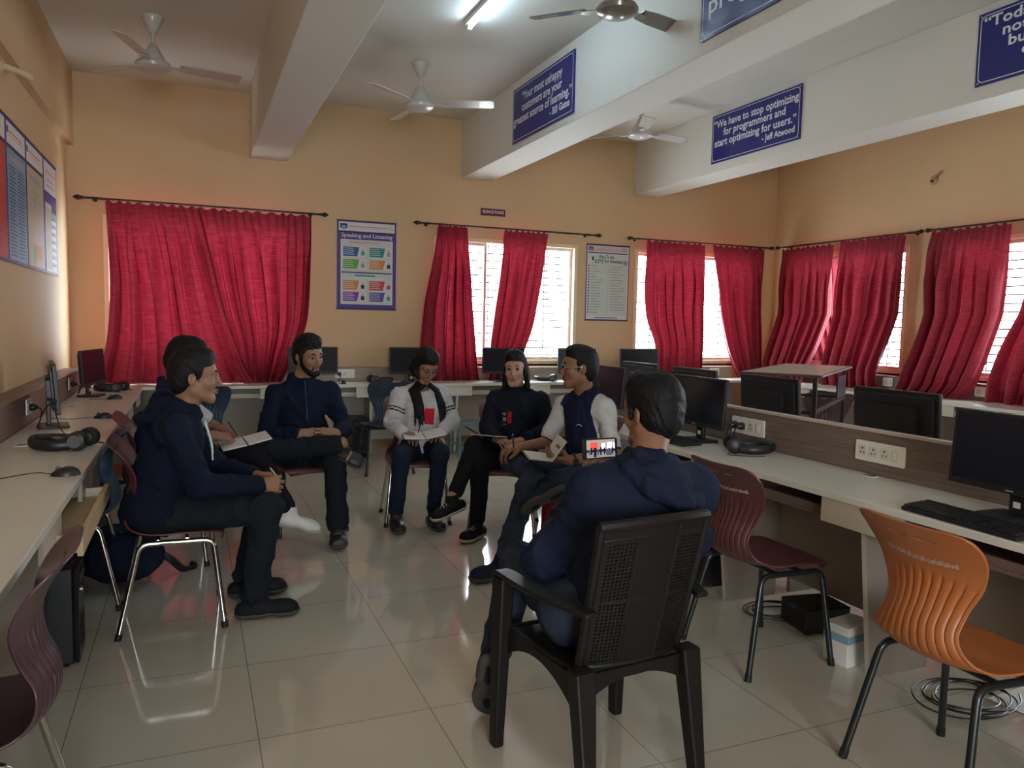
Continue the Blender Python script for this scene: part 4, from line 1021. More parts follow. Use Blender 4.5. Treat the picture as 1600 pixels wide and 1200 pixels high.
# ------------------------------------------------------------------ body parts
def frame(f, up=(0, 0, 1)):
    f = nrm(f); r = nrm(np.cross(f, up)); u = np.cross(r, f); return np.stack([r, f, u], 1)     # columns: right, forward, up
def head_frame(face, pitch=0., tilt=0.):
    R = frame((face[0], face[1], 0))
    c, s = math.cos(math.radians(pitch)), math.sin(math.radians(pitch))
    Rp = np.array([[1, 0, 0], [0, c, s], [0, -s, c]])         # pitch > 0 looks down
    t = math.radians(tilt); Rt = np.array([[math.cos(t), 0, math.sin(t)], [0, 1, 0], [-math.sin(t), 0, math.cos(t)]])
    return R @ Rp @ Rt
def add_head(S, c, R, w=1., fem=False, lid=0.):
    g = lambda x, y, z: c+R @ A(x*w, y, z)
    S.ell(g(0, -.018, .045), A(.076*w, .095, .082), R, .0)
    S.ell(g(0, .028, -.020), A(.060*w, .064, .085), R, .02)
    S.ell(g(0, .022, .035), A(.067*w, .066, .055), R, .02)
    S.cap(g(-.012, .070, -.098), g(.012, .070, -.098), .017 if fem else .021, None, .025)
    for s in (-1, 1):
        S.cap(g(s*.050, -.005, -.055), g(s*.022, .060, -.092), .020, .017, .025)
        S.ell(g(s*.040, .058, -.022), .022, None, .022)
        S.cap(g(s*.012, .086, .030), g(s*.044, .072, .030), .0085, .007, .014)
        S.ell(g(s*.031, .098, .010), .0135, None, .012, True)
        S.ell(g(s*.031, .0735, .011), .0142, None, .003)
        S.ell(g(s*.0315, .0895, .0100-lid), A(.0135, .0120, .0052-lid*.55), R, .0015, True)
        S.ell(g(s*.0115, .1015, -.030), A(.0075, .010, .0068), R, .006)
        S.ell(g(s*.074, -.014, -.002), A(.0085, .019, .031), R @ np.array([[math.cos(s*.35), -math.sin(s*.35), 0], [math.sin(s*.35), math.cos(s*.35), 0], [0, 0, 1]]), .004)
        S.ell(g(s*.080, -.008, .002), A(.006, .010, .017), R, .004, True)
    S.cap(g(0, .086, .022), g(0, .1085, -.022), .0078, .0105, .010)
    S.ell(g(0, .106, -.026), A(.0105, .010, .009), R, .006)
    S.cap(g(-.019, .0835, -.0565), g(0, .0935, -.054), .0050, .0068, .006); S.cap(g(.019, .0835, -.0565), g(0, .0935, -.054), .0050, .0068, .006)
    S.cap(g(-.017, .0835, -.0635), g(0, .0915, -.066), .0055, .0075, .005); S.cap(g(.017, .0835, -.0635), g(0, .0915, -.066), .0055, .0075, .005)
    S.cap(g(-.020, .0935, -.0600), g(.020, .0935, -.0600), .0022, .0022, .003, True)
def add_neck(S, nk, c, R, r=.054): S.cap(nk, c+R @ A(0, -.020, -.05), r*1.1, r, .03)
def add_hand(S, wr, d, n, right=True, curl=(35, 45, 25), thumb=(.55, .75, .35), spread=.10, tcurl=.25, scale=1., per=None):
    d = nrm(d); n = nrm(np.asarray(n, float)-d*np.dot(n, d)); s = np.cross(d, n)*(1 if right else -1)
    q = scale; tips = []
    S.cap(wr-d*.02, wr+d*.018, .026*q, .027*q, .02, False, (n, .78))
    for i, (off, L, r) in enumerate(((.031, (.044, .026, .020), .0092), (.010, (.048, .029, .021), .0095), (-.012, (.044, .027, .020), .0090), (-.032, (.034, .021, .018), .0080))):
        k0 = wr+d*.020*q+s*off*.55*q; k1 = wr+d*(.088-.010*abs(off-.01)/.03)*q+s*off*q
        S.cap(k0, k1, .0135*q, .0118*q, .014)
        p = k1; a = 0.; cv = per[i] if per else curl; sp = off/.031*spread
        for j in range(3):
            a += math.radians(cv[j]); v = nrm(d*math.cos(a)+n*math.sin(a)+s*sp*(1-.4*j))
            e = p+v*L[j]*q; S.cap(p, e, r*q*(1-.05*j), r*q*(.95-.08*j), .004); p = e
        tips.append(p)
    b0 = wr+d*.020*q+s*.020*q+n*.006; t = nrm(d*thumb[0]+s*thumb[1]+n*thumb[2])
    b1 = b0+t*.042*q; S.cap(b0, b1, .0155*q, .0125*q, .014)
    t2 = nrm(t+d*tcurl+n*tcurl*.4); b2 = b1+t2*.033*q; S.cap(b1, b2, .0118*q, .0102*q, .005)
    t3 = nrm(t2+d*tcurl+n*tcurl*.3-s*tcurl*.5); b3 = b2+t3*.026*q; S.cap(b2, b3, .0102*q, .0082*q, .004)
    return tips, b3
def torso(S, J, e=0., fem=False, k=.05):
    w = nrm(J['nk']-J['pel']); l = nrm((J['shL']-J['shR'])+(J['hipL']-J['hipR'])*.5); l = nrm(l-w*(l@w)); f = np.cross(l, w)
    R = np.stack([l, f, w], 1); H = np.linalg.norm(J['nk']-J['pel']); hw = np.linalg.norm(J['shL']-J['shR'])/2
    lh = nrm(J['hipL']-J['hipR']); fh = np.cross(lh, A(0, 0, 1)); Rh = np.stack([lh, nrm(fh), A(0, 0, 1)], 1)
    S.ell(J['pel']+A(0, 0, -.005), A(.155+e, .112+e, .10+e), Rh, k)
    S.ell(J['pel']+w*H*.30, A((.125 if fem else .152)+e, (.098 if fem else .112)+e, .15+e), R, k)
    S.ell(J['pel']+w*H*.60+f*.006, A(hw*(.84 if fem else .80)+e, .106+e, .17+e), R, k)
    S.cap(J['shR']+w*-.025, J['shL']+w*-.025, .046+e*.8, None, k)
    if fem:
        for s in (-1, 1): S.ell(J['pel']+w*H*.62+f*.075+l*s*.07, .052+e*.6, None, .04)
    for s in ('shR', 'shL'): S.cap(J['nk']-w*.025-f*.02, J[s], .042+e, .038+e*.8, .05)
    return l, f, w
def add_arm(S, J, sd, e=(0, 0, 0), t_end=1., k=.02, start=0.):
    a, b, c = J['sh'+sd], J['el'+sd], J['wr'+sd]
    S.cap(a, b, .043+e[0], .038+e[1], k)
    if t_end > 0: S.cap(b, b+(c-b)*t_end, .041+e[1], .041+e[1]+((.028+e[2])-(.041+e[1]))*t_end, k)
def add_leg(S, J, sd, e=(0, 0, 0), t_end=1., k=.03):
    a, b, c = J['hip'+sd], J['kn'+sd], J['an'+sd]
    S.cap(a, b, .080+e[0], .056+e[1], k); S.cap(b, b+(c-b)*t_end, .054+e[1], .054+e[1]+((.038+e[2])-(.054+e[1]))*t_end, k)
    if e[0] == 0:
        m = b+(c-b)*.32; S.cap(b+(c-b)*.2, b+(c-b)*.5, .054, .046, .03)
def add_foot(S, an, toe, up, L=.255, e=0., W=1.):
    toe = nrm(toe); up = nrm(np.asarray(up, float)-toe*np.dot(up, toe)); r = np.cross(toe, up); fl = (up, .62)
    h = an-up*.062-toe*.045
    S.cap(h, h+toe*.06, .036*W+e, .036*W+e, .02, False, (up, .95)); S.cap(h+toe*.05+up*.01, h+toe*(L-.085), .036*W+e, .042*W+e, .03, False, (up, .75))
    S.cap(h+toe*(L-.105)-up*.004, h+toe*(L-.072)-up*.006, .044*W+e, .036*W+e, .03, False, fl)
    S.cap(an+up*.015, h+toe*.075+up*.015, .038+e, .034+e, .025)
    return h, toe, up, r
def cloth(name, c, rough=.9, sheen=0., bs=260, bump=.12, var=.12, vs=18): return mat(name, c, rough, var=var, vs=vs, bump=bump, bs=bs, sheen=sheen, spec=.15)
def skin_mat(name, c):
    m = mat(name, c, .48, var=.07, vs=25, bump=.04, bs=160, spec=.4); b = m.node_tree.nodes['Principled BSDF']
    b.inputs['Subsurface Weight'].default_value = .08; b.inputs['Subsurface Radius'].default_value = (.010, .004, .002); b.inputs['Subsurface Scale'].default_value = .5
    return m
M_hair = mat('black_hair', (.0045, .0042, .0048), .6, bump=.3, bs=190, spec=.25)
M_eyew = mat('eye_white', (.38, .35, .32), .25); M_iris = mat('brown_iris', (.02, .010, .006), .15)
M_rubber = mat('black_rubber_sole', (.055, .053, .048), .7); M_wsole = mat('white_rubber_sole', (.50, .50, .47), .6)
def eyes(c, R, parent, w=1., gaze=(0, 1, 0), loc=A(0, 0, 0)):
    for s in (-1, 1):
        p = c+R @ A(s*.031*w, .0745, .0105)
        V = []; F = []; mi = []; g = nrm(R @ A(*gaze)); u = nrm(np.cross(g, R[:, 0])); r = np.cross(u, g)
        n, m = 18, 14
        for i in range(m+1):
            th = PI*i/m
            for q in range(n):
                a = 2*PI*q/n; V.append(tuple(p+.0131*(g*math.cos(th)+(r*math.cos(a)+u*math.sin(a))*math.sin(th))-loc))
        for i in range(m):
            for q in range(n): F.append((i*n+q, i*n+(q+1) % n, (i+1)*n+(q+1) % n, (i+1)*n+q)); mi.append(0 if i > 3 else 1)
        b = MB(); b.v = V; b.f = F; b.mi = mi; b.build('eye', [M_eyew, M_iris], parent)
def brows(c, R, S, w=1., th=1., lid=0.):
    for s in (-1, 1): S.chain([c+R @ A(s*.012*w, .0925, .0315), c+R @ A(s*.030*w, .0900, .0375), c+R @ A(s*.050*w, .0735, .0320)], [.0036*th, .0042*th, .0022*th], .003); S.chain([c+R @ A(s*.0180*w, .0850, .0120-lid), c+R @ A(s*.026*w, .0885, .0160-lid*1.6), c+R @ A(s*.037*w, .0865, .0160-lid*1.6), c+R @ A(s*.0465*w, .0780, .0125-lid)], [.0014, .0019, .0019, .0013], .002)
def short_hair(c, R, w=1., top=1., line=.062, fringe=0., side=-.03, nape=-.075, seed=0., k=1., thick=1.):
    """cap of hair: offset skull minus the face volume"""
    S = SDF(); g = lambda x, y, z: c+R @ A(x*w, y, z)
    S.ell(g(0, -.022, .052), A(.085*w*thick, .103*thick, .086*top*thick), R, .0)
    S.ell(g(0, .022, .100+.018*(top-1)*4), A(.064*w, .060, .036*top), R, .03)
    S.ell(g(0, -.055, -.005), A(.074*w, .066, .085), R, .03)
    for s in (-1, 1): S.cap(g(s*.074, .012, .035), g(s*.0735, .012, side), .0105, .006, .012)
    S.ell(g(0, .120, -.045), A(.120*w, .098, .107+line-.062), R, .012, True)
    for s in (-1, 1): S.ell(g(s*.085, -.012, -.022), A(.022, .026, .042), R, .008, True)
    S.cut(g(0, 0, nape), R @ A(0, .35, -1))
    S.amp = .0016*k; S.freq = 95; S.seed = seed
    return S
def person(name, label):
    t = thing(name, label, 'person'); return t
def skinned(J, R, skin, root, hands, fem=False, w=1., neck=.054, res=.0075, lips=None, extra=None, hfoc=.0032, lid=0.):
    S = SDF(); torso(S, J, -.012, fem); add_head(S, J['hd'], R, w, fem, lid); add_neck(S, J['nk'], J['hd'], R, neck)
    for sd in ('R', 'L'):
        add_arm(S, J, sd, (-.004, -.004, 0)); add_leg(S, J, sd, (-.008, -.008, -.003))
        add_foot(S, J['an'+sd], J['toe'+sd], J['up'+sd], .235, -.006)
    fine = [kw.pop('_fine', True) for kw in hands]
    for kw in hands: add_hand(S, **kw)
    if extra: extra(S)
    foc = [(J['hd'], .13, .0030)]+[(kw['wr']+nrm(kw['d'])*.07, .085, hfoc) for kw, fn_ in zip(hands, fine) if fn_]
    c, hR = J['hd'], R
    def pick(P):
        l = (P-c) @ hR; x = l[:, 0]/w
        lip = (np.abs(x) < .021) & (l[:, 1] > .075) & (l[:, 2] > -.0735+.010*(np.abs(x)/.021)) & (l[:, 2] < -.0485-.006*(np.abs(x)/.021))
        return lip.astype(int)
    return sdf_obj(S, 'body', [skin, lips or skin], root, res, foc, pick)
def shoe_pair(J, root, mats, L=.27, e=.006, W=1., sole=None, collar=True, name='shoe', laces=None, sides=('R', 'L')):
    for sd in sides:
        S = SDF(); h, toe, up, r = add_foot(S, J['an'+sd], J['toe'+sd], J['up'+sd], L, e, W)
        S.cut(J['an'+sd]+up*.028, up)
        sh = sdf_obj(S, name, mats, root, .006)
        T = SDF(); add_foot(T, J['an'+sd]-up*.004, J['toe'+sd], J['up'+sd], L+.006, e+.004, W)
        T.cut(h-up*.012, up); T.cut(h-up*.040, -up)
        sdf_obj(T, 'sole', sole or M_rubber, sh, .006)
        if laces:
            mb = MB()
            for q in range(5):
                p = h+toe*(.085+.020*q)+up*(.050-.0065*q+e*.6)
                mb.tube([tuple(p-r*.022+toe*.006-up*.008), tuple(p+up*.004), tuple(p+r*.022-toe*.006-up*.008)], .0026, 6)
            mb.build('laces', laces, sh)
def hood(S, J, l, f, w, e=.02, drop=0.):
    n = J['nk']; Rr = np.stack([l, f, w], 1)
    pts = [n+f*.062-w*.015, n+l*.062+f*.032+w*.012, n+l*.074-f*.035+w*.020, n+l*.045-f*.085+w*.012, n-f*.098+w*.008, n-l*.045-f*.085+w*.012, n-l*.074-f*.035+w*.020, n-l*.062+f*.032+w*.012, n+f*.062-w*.015]
    S.chain(pts, [.016, .020, .024, .028, .030, .028, .024, .020, .016], .022)
    S.ell(n-f*.115-w*(.045+drop), A(.115, .042, .070), Rr, .03)
    S.chain([n+l*.10-f*.06-w*.035, n+l*.06-f*.145-w*(.085+drop), n-f*.160-w*(.105+drop), n-l*.06-f*.145-w*(.085+drop), n-l*.10-f*.06-w*.035], [.020, .024, .026, .024, .020], .025)
# materials
M_sk1 = skin_mat('brown_skin', (.27, .14, .085)); M_sk2 = skin_mat('light_brown_skin', (.26, .135, .082)); M_sk3 = skin_mat('deep_brown_skin', (.25, .125, .078)); M_sk4 = skin_mat('warm_brown_skin', (.40, .23, .165))
M_lip = skin_mat('brown_lips', (.24, .10, .075)); M_lipf = skin_mat('rose_lips', (.30, .11, .10))
M_navy = cloth('navy_fleece', (.0055, .0085, .021)); M_navy2 = cloth('navy_knit', (.006, .0095, .024), bs=320); M_navy3 = cloth('navy_hoodie_cotton', (.0115, .0165, .038))
M_slate = cloth('dark_slate_trousers', (.010, .013, .017)); M_blackcl = cloth('black_trousers', (.010, .010, .014)); M_jean = cloth('blue_denim', (.028, .039, .066), bump=.2); M_jeand = cloth('dark_denim', (.012, .018, .034), bump=.2); M_jeanb = cloth('faded_denim', (.034, .048, .084), bump=.2)
M_sweater = cloth('white_sweater_knit', (.50, .49, .50), bump=.25, bs=200); M_stripe = cloth('dark_stripe', (.02, .015, .03)); M_red = cloth('red_print', (.52, .02, .03)); M_blacks = cloth('black_sweatshirt', (.010, .013, .022)); M_polo = cloth('navy_polo', (.013, .016, .050)); M_polow = cloth('white_polo_panel', (.52, .53, .54)); M_polod = cloth('black_rib_cuff', (.012, .012, .02))
M_shoeblk = cloth('black_mesh_shoe', (.012, .012, .015), .7); M_shoewht = mat('white_leather_shoe', (.62, .61, .58), .5, var=.05, vs=20); M_shoenavy = cloth('navy_shoe', (.015, .02, .035)); M_sandal = mat('black_sandal_strap', (.014, .013, .012), .5)
M_lacew = mat('white_lace', (.6, .6, .58), .7); M_sock = cloth('dark_sock', (.02, .02, .024))
UP = A(0, 0, 1)
# ================================================================== man in navy hoodie, left
J = dict(pel=A(-.19, 3.87, .53), nk=A(-.035, 3.87, .985), hd=A(.012, 3.865, 1.132), shR=A(-.09, 3.69, .925), shL=A(-.07, 4.05, .925), elR=A(.03, 3.625, .665), wrR=A(.285, 3.745, .628), elL=A(.10, 4.10, .66), wrL=A(.275, 3.93, .640),
 hipR=A(-.16, 3.78, .515), knR=A(.315, 3.73, .52), anR=A(.255, 3.72, .105), hipL=A(-.16, 3.97, .515), knL=A(.32, 4.0, .52), anL=A(.235, 4.03, .105), toeR=A(1, -.06, 0), toeL=A(1, .05, 0), upR=UP, upL=UP)
R = head_frame((1, -.02), 3); root = person('person', 'man in a navy hoodie seated at left in profile, hands together on his lap')
hands = [dict(wr=J['wrR'], d=A(.92, .18, .02), n=A(.1, .9, -.35), right=True, curl=(48, 60, 35), thumb=(.8, .3, .45)), dict(wr=J['wrL'], d=A(.95, -.35, -.05), n=A(-.2, -.55, -.8), right=False, curl=(35, 50, 30), thumb=(.8, .5, .3))]
skinned(J, R, M_sk2, root, hands, lips=M_lip)
S = SDF(); l, f, w_ = torso(S, J, .022); hood(S, J, l, f, w_)
for sd in 'RL': add_arm(S, J, sd, (.020, .020, .016), .93)
S.cap(J['pel']-l*.10+A(.02, 0, .0), J['pel']+l*.10+A(.02, 0, 0), .115, None, .05); S.amp = .0055; S.freq = 34; S.cut(J['pel']-UP*.045, A(0, 0, -1))
hd_ = sdf_obj(S, 'hoodie', M_navy, root, .009)
mb = MB(); mb.tube(smooth_path([tuple(J['nk']+f*.09-l*.03-UP*.03), tuple(J['nk']+f*.118-l*.035-UP*.12), tuple(J['nk']+f*.125-l*.03-UP*.2)], 5), .004, 6); mb.tube(smooth_path([tuple(J['nk']+f*.09+l*.03-UP*.03), tuple(J['nk']+f*.118+l*.035-UP*.12), tuple(J['nk']+f*.125+l*.03-UP*.18)], 5), .004, 6)
mb.build('drawstring', M_lacew, hd_)
S = SDF()
for sd in 'RL': add_leg(S, J, sd, (.008, .014, .026), .96)
S.cap(J['hipR'], J['hipL'], .098, None, .04); S.ell(J['pel']-UP*.01, A(.12, .16, .09), None, .04); S.amp = .005; S.freq = 30; S.seed = 2
sdf_obj(S, 'trousers', M_slate, root, .009)
shoe_pair(J, root, M_shoeblk, .275)
S = short_hair(J['hd'], R, 1., 1.06, .060, seed=1, side=-.025); sdf_obj(S, 'hair', M_hair, root, .0055)
S = SDF(); brows(J['hd'], R, S, 1., 1.1)
g = lambda x, y, z: J['hd']+R @ A(x, y, z)
S.chain([g(-.022, .087, -.0485), g(0, .098, -.0445), g(.022, .087, -.0485)], [.0022, .0040, .0022], .002)
sdf_obj(S, 'facial_hair', M_hair, root, .0028); eyes(J['hd'], R, root)
mb = MB(); q = J['wrR']; d = nrm(A(.92, .18, .02)); r_, u_ = nrm(np.cross(d, UP)), UP
for k in (-.006, .002, .010): mb.tube([tuple(q+d*k+(r_*math.cos(a)*.031+u_*math.sin(a)*.031)) for a in [2*PI*i/20 for i in range(20)]], .0032, 7, closed=True)
mb.build('thread_bracelet', mat('red_thread', (.45, .07, .03), .7), root)
# ================================================================== man writing, behind him
J = dict(pel=A(-.23, 4.82, .53), nk=A(-.10, 4.79, 1.005), hd=A(-.035, 4.765, 1.155), shR=A(-.15, 4.60, .94), shL=A(-.11, 4.97, .94), elR=A(-.03, 4.50, .69), wrR=A(.105, 4.62, .745), elL=A(.115, 5.01, .74), wrL=A(.235, 4.80, .70),
 hipR=A(-.17, 4.73, .52), knR=A(.33, 4.68, .63), anR=A(.515, 4.63, .285), hipL=A(-.17, 4.92, .515), knL=A(.30, 4.81, .51), anL=A(.34, 4.87, .105), toeR=A(.95, 0, -.30), toeL=A(.25, -.97, 0), upR=A(.3, 0, .95), upL=UP)
R = head_frame((1, -.1), 20); root = person('person', 'man writing in a notebook, mostly hidden, one white sneaker raised')
hands = [dict(wr=J['wrR'], d=A(.85, .15, -.12), n=A(0, .35, -.95), right=True, curl=(45, 50, 25), thumb=(.8, .5, .4)), dict(wr=J['wrL'], d=A(.7, -.6, -.1), n=A(0, 0, -1), right=False, curl=(15, 25, 15), _fine=False)]
skinned(J, R, M_sk1, root, hands, lips=M_lip)
S = SDF(); l, f, w_ = torso(S, J, .016)
for sd in 'RL': S.cap(J['sh'+sd], J['sh'+sd]+(J['el'+sd]-J['sh'+sd])*.72, .064, .060, .03)
S.chain([J['nk']+f*.06, J['nk']+l*.065+f*.02, J['nk']+l*.06-f*.05+UP*.02, J['nk']-f*.075+UP*.025, J['nk']-l*.06-f*.05+UP*.02, J['nk']-l*.065+f*.02, J['nk']+f*.06], [.014]*7, .02)
S.amp = .004; S.freq = 34
def pk(P, J=J):
    o = np.zeros(len(P), int)
    for sd in 'RL':
        a, b = J['sh'+sd], J['el'+sd]; ab = b-a; t = ((P-a)@ab)/(ab@ab); dd = np.linalg.norm(P-a-np.clip(t, 0, 1)[:, None]*ab, axis=1)
        o[(dd < .085) & (t > .22)] = 1; o[(dd < .08) & (t > .84)] = 2
    return o
sdf_obj(S, 'polo_shirt', [M_polo, M_polow, M_polod], root, .008, (), pk)
S = SDF()
for sd in 'RL': add_leg(S, J, sd, (.006, .010, .018), .93)
S.cap(J['hipR'], J['hipL'], .095, None, .04); S.amp = .004; S.freq = 30; sdf_obj(S, 'trousers', M_blackcl, root, .009)
shoe_pair(J, root, M_shoewht, .285, .007, 1.05, mat('grey_white_sole', (.40, .39, .36), .6), laces=mat('grey_lace', (.16, .16, .16), .7))
S = short_hair(J['hd'], R, 1., 1.12, .060, seed=4); sdf_obj(S, 'hair', M_hair, root, .0055)
S = SDF(); brows(J['hd'], R, S); sdf_obj(S, 'eyebrows', M_hair, root, .0028); eyes(J['hd'], R, root, gaze=(0, .95, -.3))
# ================================================================== bearded man in navy zip top
J = dict(pel=A(.68, 5.27, .53), nk=A(.665, 5.22, .99), hd=A(.705, 5.175, 1.168), shR=A(.495, 5.19, .925), shL=A(.850, 5.24, .93), elR=A(.425, 5.09, .675), elL=A(.935, 5.14, .69), wrR=A(.615, 4.915, .692), wrL=A(.835, 4.925, .690),
 hipR=A(.60, 5.25, .515), hipL=A(.76, 5.27, .51), knR=A(.435, 4.86, .610), anR=A(.850, 4.785, .640), knL=A(.825, 4.86, .535), anL=A(.835, 4.815, .108), toeR=A(.84, -.30, -.45), upR=A(.30, -.62, .72), toeL=A(-.12, -1, 0), upL=UP)
R = head_frame((.50, -.87), 10, 4); root = person('person', 'bearded man in a navy zip top sitting cross-legged with laced fingers')
hands = [dict(wr=J['wrR'], d=A(.93, -.05, .0), n=A(.05, .92, -.4), right=True, curl=(28, 42, 25), thumb=(.5, .1, .2), spread=.06), dict(wr=J['wrL'], d=A(-.75, -.35, .05), n=A(-.15, .9, -.35), right=False, curl=(30, 50, 28), thumb=(.15, 1, 0), tcurl=.1, spread=.08)]
skinned(J, R, M_sk1, root, hands, lips=M_lip)
S = SDF(); l, f, w_ = torso(S, J, .022)
for sd in 'RL': add_arm(S, J, sd, (.020, .018, .014), .90)
n = J['nk']; S.chain([n+f*.055+UP*.02, n+l*.066+f*.015+UP*.03, n+l*.05-f*.06+UP*.035, n-f*.075+UP*.035, n-l*.05-f*.06+UP*.035, n-l*.066+f*.015+UP*.03, n+f*.055+UP*.02], [.022]*7, .02)
S.amp = .005; S.freq = 36; S.seed = 3; S.cut(J['pel']-UP*.05, A(0, 0, -1)); o = sdf_obj(S, 'zip_top', M_navy2, root, .008)
mb = MB(); mb.tube(smooth_path([tuple(n+f*.085+UP*.025), tuple(n+f*.10-UP*.05), tuple(n+f*.128-UP*.14), tuple(n+f*.138-UP*.22)], 5), .0028, 6); mb.build('zip', mat('dark_zip', (.04, .045, .06), .3, metal=.5), o)
S = SDF(); add_leg(S, J, 'R', (.008, .014, .020), .93); add_leg(S, J, 'L', (.008, .014, .028), .95); S.cap(J['hipR'], J['hipL'], .097, None, .04); S.amp = .005; S.freq = 30; S.seed = 5
sdf_obj(S, 'trousers', M_slate, root, .009)
for sd in 'RL':
    S = SDF(); h, toe, up, r = add_foot(S, J['an'+sd], J['toe'+sd], J['up'+sd], .265, .010, 1.02); S.cut(h-up*.008, up); S.cut(h-up*.038, -up); sn = sdf_obj(S, 'sandal', M_rubber, root, .006)
    for k0, k1, rr_ in ((.0, .035, .048), (.07, .115, .050), (.13, .215, .050)):
        T = SDF(); add_foot(T, J['an'+sd], J['toe'+sd], J['up'+sd], .258, .006, 1.02); T.cut(h+toe*k1, toe); T.cut(h+toe*k0, -toe); T.cut(J['an'+sd]+up*.01, up); sdf_obj(T, 'strap', M_sandal, sn, .005)
S = short_hair(J['hd'], R, 1.02, 1.16, .062, seed=6, side=-.045, k=1.2); sdf_obj(S, 'hair', M_hair, root, .0055)
def beard(J, R, root, w=1.):
    g = lambda x, y, z: J['hd']+R @ A(x*w, y, z); S = SDF(); add_head(S, J['hd'], R, w); S.off = .0035; S.amp = .0006; S.freq = 170
    M = SDF(); S.mask = M
    for s in (-1, 1):
        M.chain([g(s*.074, .010, .005), g(s*.068, .012, -.035), g(s*.052, .035, -.074), g(s*.028, .070, -.096), g(0, .082, -.102)], [.009, .014, .021, .022, .021])
        M.chain([g(s*.030, .082, -.078), g(s*.029, .088, -.058), g(s*.014, .100, -.0455), g(0, .102, -.0445)], [.008, .0055, .0058, .0048])
    M.cap(g(-.008, .095, -.083), g(.008, .095, -.083), .008)
    o = sdf_obj(S, 'beard', M_hair, root, .0045, [(J['hd'], .13, .0030)])
    S = SDF(); brows(J['hd'], R, S, w, 1.1); sdf_obj(S, 'eyebrows', M_hair, root, .0028)
beard(J, R, root); eyes(J['hd'], R, root, gaze=(0, .92, -.38))
# ================================================================== woman in white sweater
J = dict(pel=A(1.515, 5.31, .525), nk=A(1.525, 5.36, .935), hd=A(1.535, 5.285, 1.092), shR=A(1.375, 5.37, .885), shL=A(1.675, 5.35, .89), elR=A(1.295, 5.30, .695), elL=A(1.735, 5.29, .69), wrR=A(1.325, 5.10, .648), wrL=A(1.605, 5.11, .650),
 hipR=A(1.445, 5.30, .505), hipL=A(1.585, 5.30, .505), knR=A(1.275, 4.93, .53), knL=A(1.535, 4.92, .53), anR=A(1.265, 5.035, .10), anL=A(1.525, 5.02, .10), toeR=A(-.05, -1, 0), toeL=A(.08, -1, 0), upR=UP, upL=UP)
R = head_frame((.16, -1), 32, -3); root = person('person', 'woman in a white sweater with sleeve stripes looking down at a notebook on her knees')
hands = [dict(wr=J['wrR'], d=A(.45, -.80, -.12), n=A(.25, .1, -.95), right=True, curl=(42, 48, 25), thumb=(.8, .5, .4), scale=.92), dict(wr=J['wrL'], d=A(-.55, -.70, -.05), n=A(-.2, 0, -.97), right=False, curl=(22, 30, 20), thumb=(.7, .6, .2), scale=.92)]
skinned(J, R, M_sk3, root, hands, True, .94, .046, lips=M_lipf, lid=.003)
S = SDF(); l, f, w_ = torso(S, J, .018, True)
for sd in 'RL': add_arm(S, J, sd, (.017, .020, .017), .96)
S.amp = .0045; S.freq = 38; S.seed = 1; S.cut(J['pel']-UP*.04, A(0, 0, -1)); S.cap(J['nk']+f*.02-UP*.0, J['nk']+f*.10+UP*.02, .045, .05, .01, True)
def pk(P, J=J, l=l, f=f, w_=w_):
    o = np.zeros(len(P), int); H = np.linalg.norm(J['nk']-J['pel'])
    for sd in 'RL':
        a, b = J['sh'+sd], J['el'+sd]; ab = b-a; t = ((P-a)@ab)/(ab@ab); dd = np.linalg.norm(P-a-np.clip(t, 0, 1)[:, None]*ab, axis=1)
        o[(dd < .085) & (((t > .50) & (t < .545)) | ((t > .60) & (t < .645)))] = 1
    q = P-J['pel']; u, v, d = q@l, q@w_, q@f
    o[(d > .03) & (u > -.005) & (u < .062) & (v > H*.36) & (v < H*.63)] = 2
    return o
sdf_obj(S, 'sweater', [M_sweater, M_stripe, M_red], root, .0065, (), pk)
S = SDF()
for sd in 'RL': add_leg(S, J, sd, (.002, .006, .010), .93)
S.cap(J['hipR'], J['hipL'], .09, None, .04); S.amp = .003; S.freq = 36; sdf_obj(S, 'jeans', M_jeand, root, .008)
S0 = shoe_pair(J, root, M_sandal, .24, .004, .92)
S = short_hair(J['hd'], R, .95, 1.02, .066, seed=8, side=.0, nape=-.09, k=.6); g = lambda x, y, z: J['hd']+R @ A(x*.95, y, z)
S.cuts = []; hl, hf = nrm(A(1, .16, 0)), nrm(A(.16, -1, 0))
rnd = random.Random(5)
for s in (-1, 1):
    for k in range(9):
        a = k/8; p0 = g(s*(.052+.022*a), -.02-.05*a*.6, .05-.02*a); p1 = g(s*(.078+.006*a), .015-.06*a, -.05)
        base = J['nk']; p2 = base+hl*s*(.072+.032*a)+hf*(.100-.05*a)-UP*(.015); p3 = base+hl*s*(.068+.045*a+rnd.uniform(-.01, .01))+hf*(.172-.03*a)-UP*(.10+rnd.uniform(0, .02)); p4 = base+hl*s*(.066+.055*a+rnd.uniform(-.015, .015))+hf*(.192-.015*a)-UP*(.20+rnd.uniform(-.02, .06))
        S.chain([p0, p1, p2, p3, p4], [.018, .020, .017, .014, .004], .006)
S.amp = .0012; S.freq = 110; sdf_obj(S, 'hair', M_hair, root, .006)
S = SDF(); brows(J['hd'], R, S, .94, .9, .004); sdf_obj(S, 'eyebrows', M_hair, root, .0030); eyes(J['hd'], R, root, .94, gaze=(0, .85, -.5))
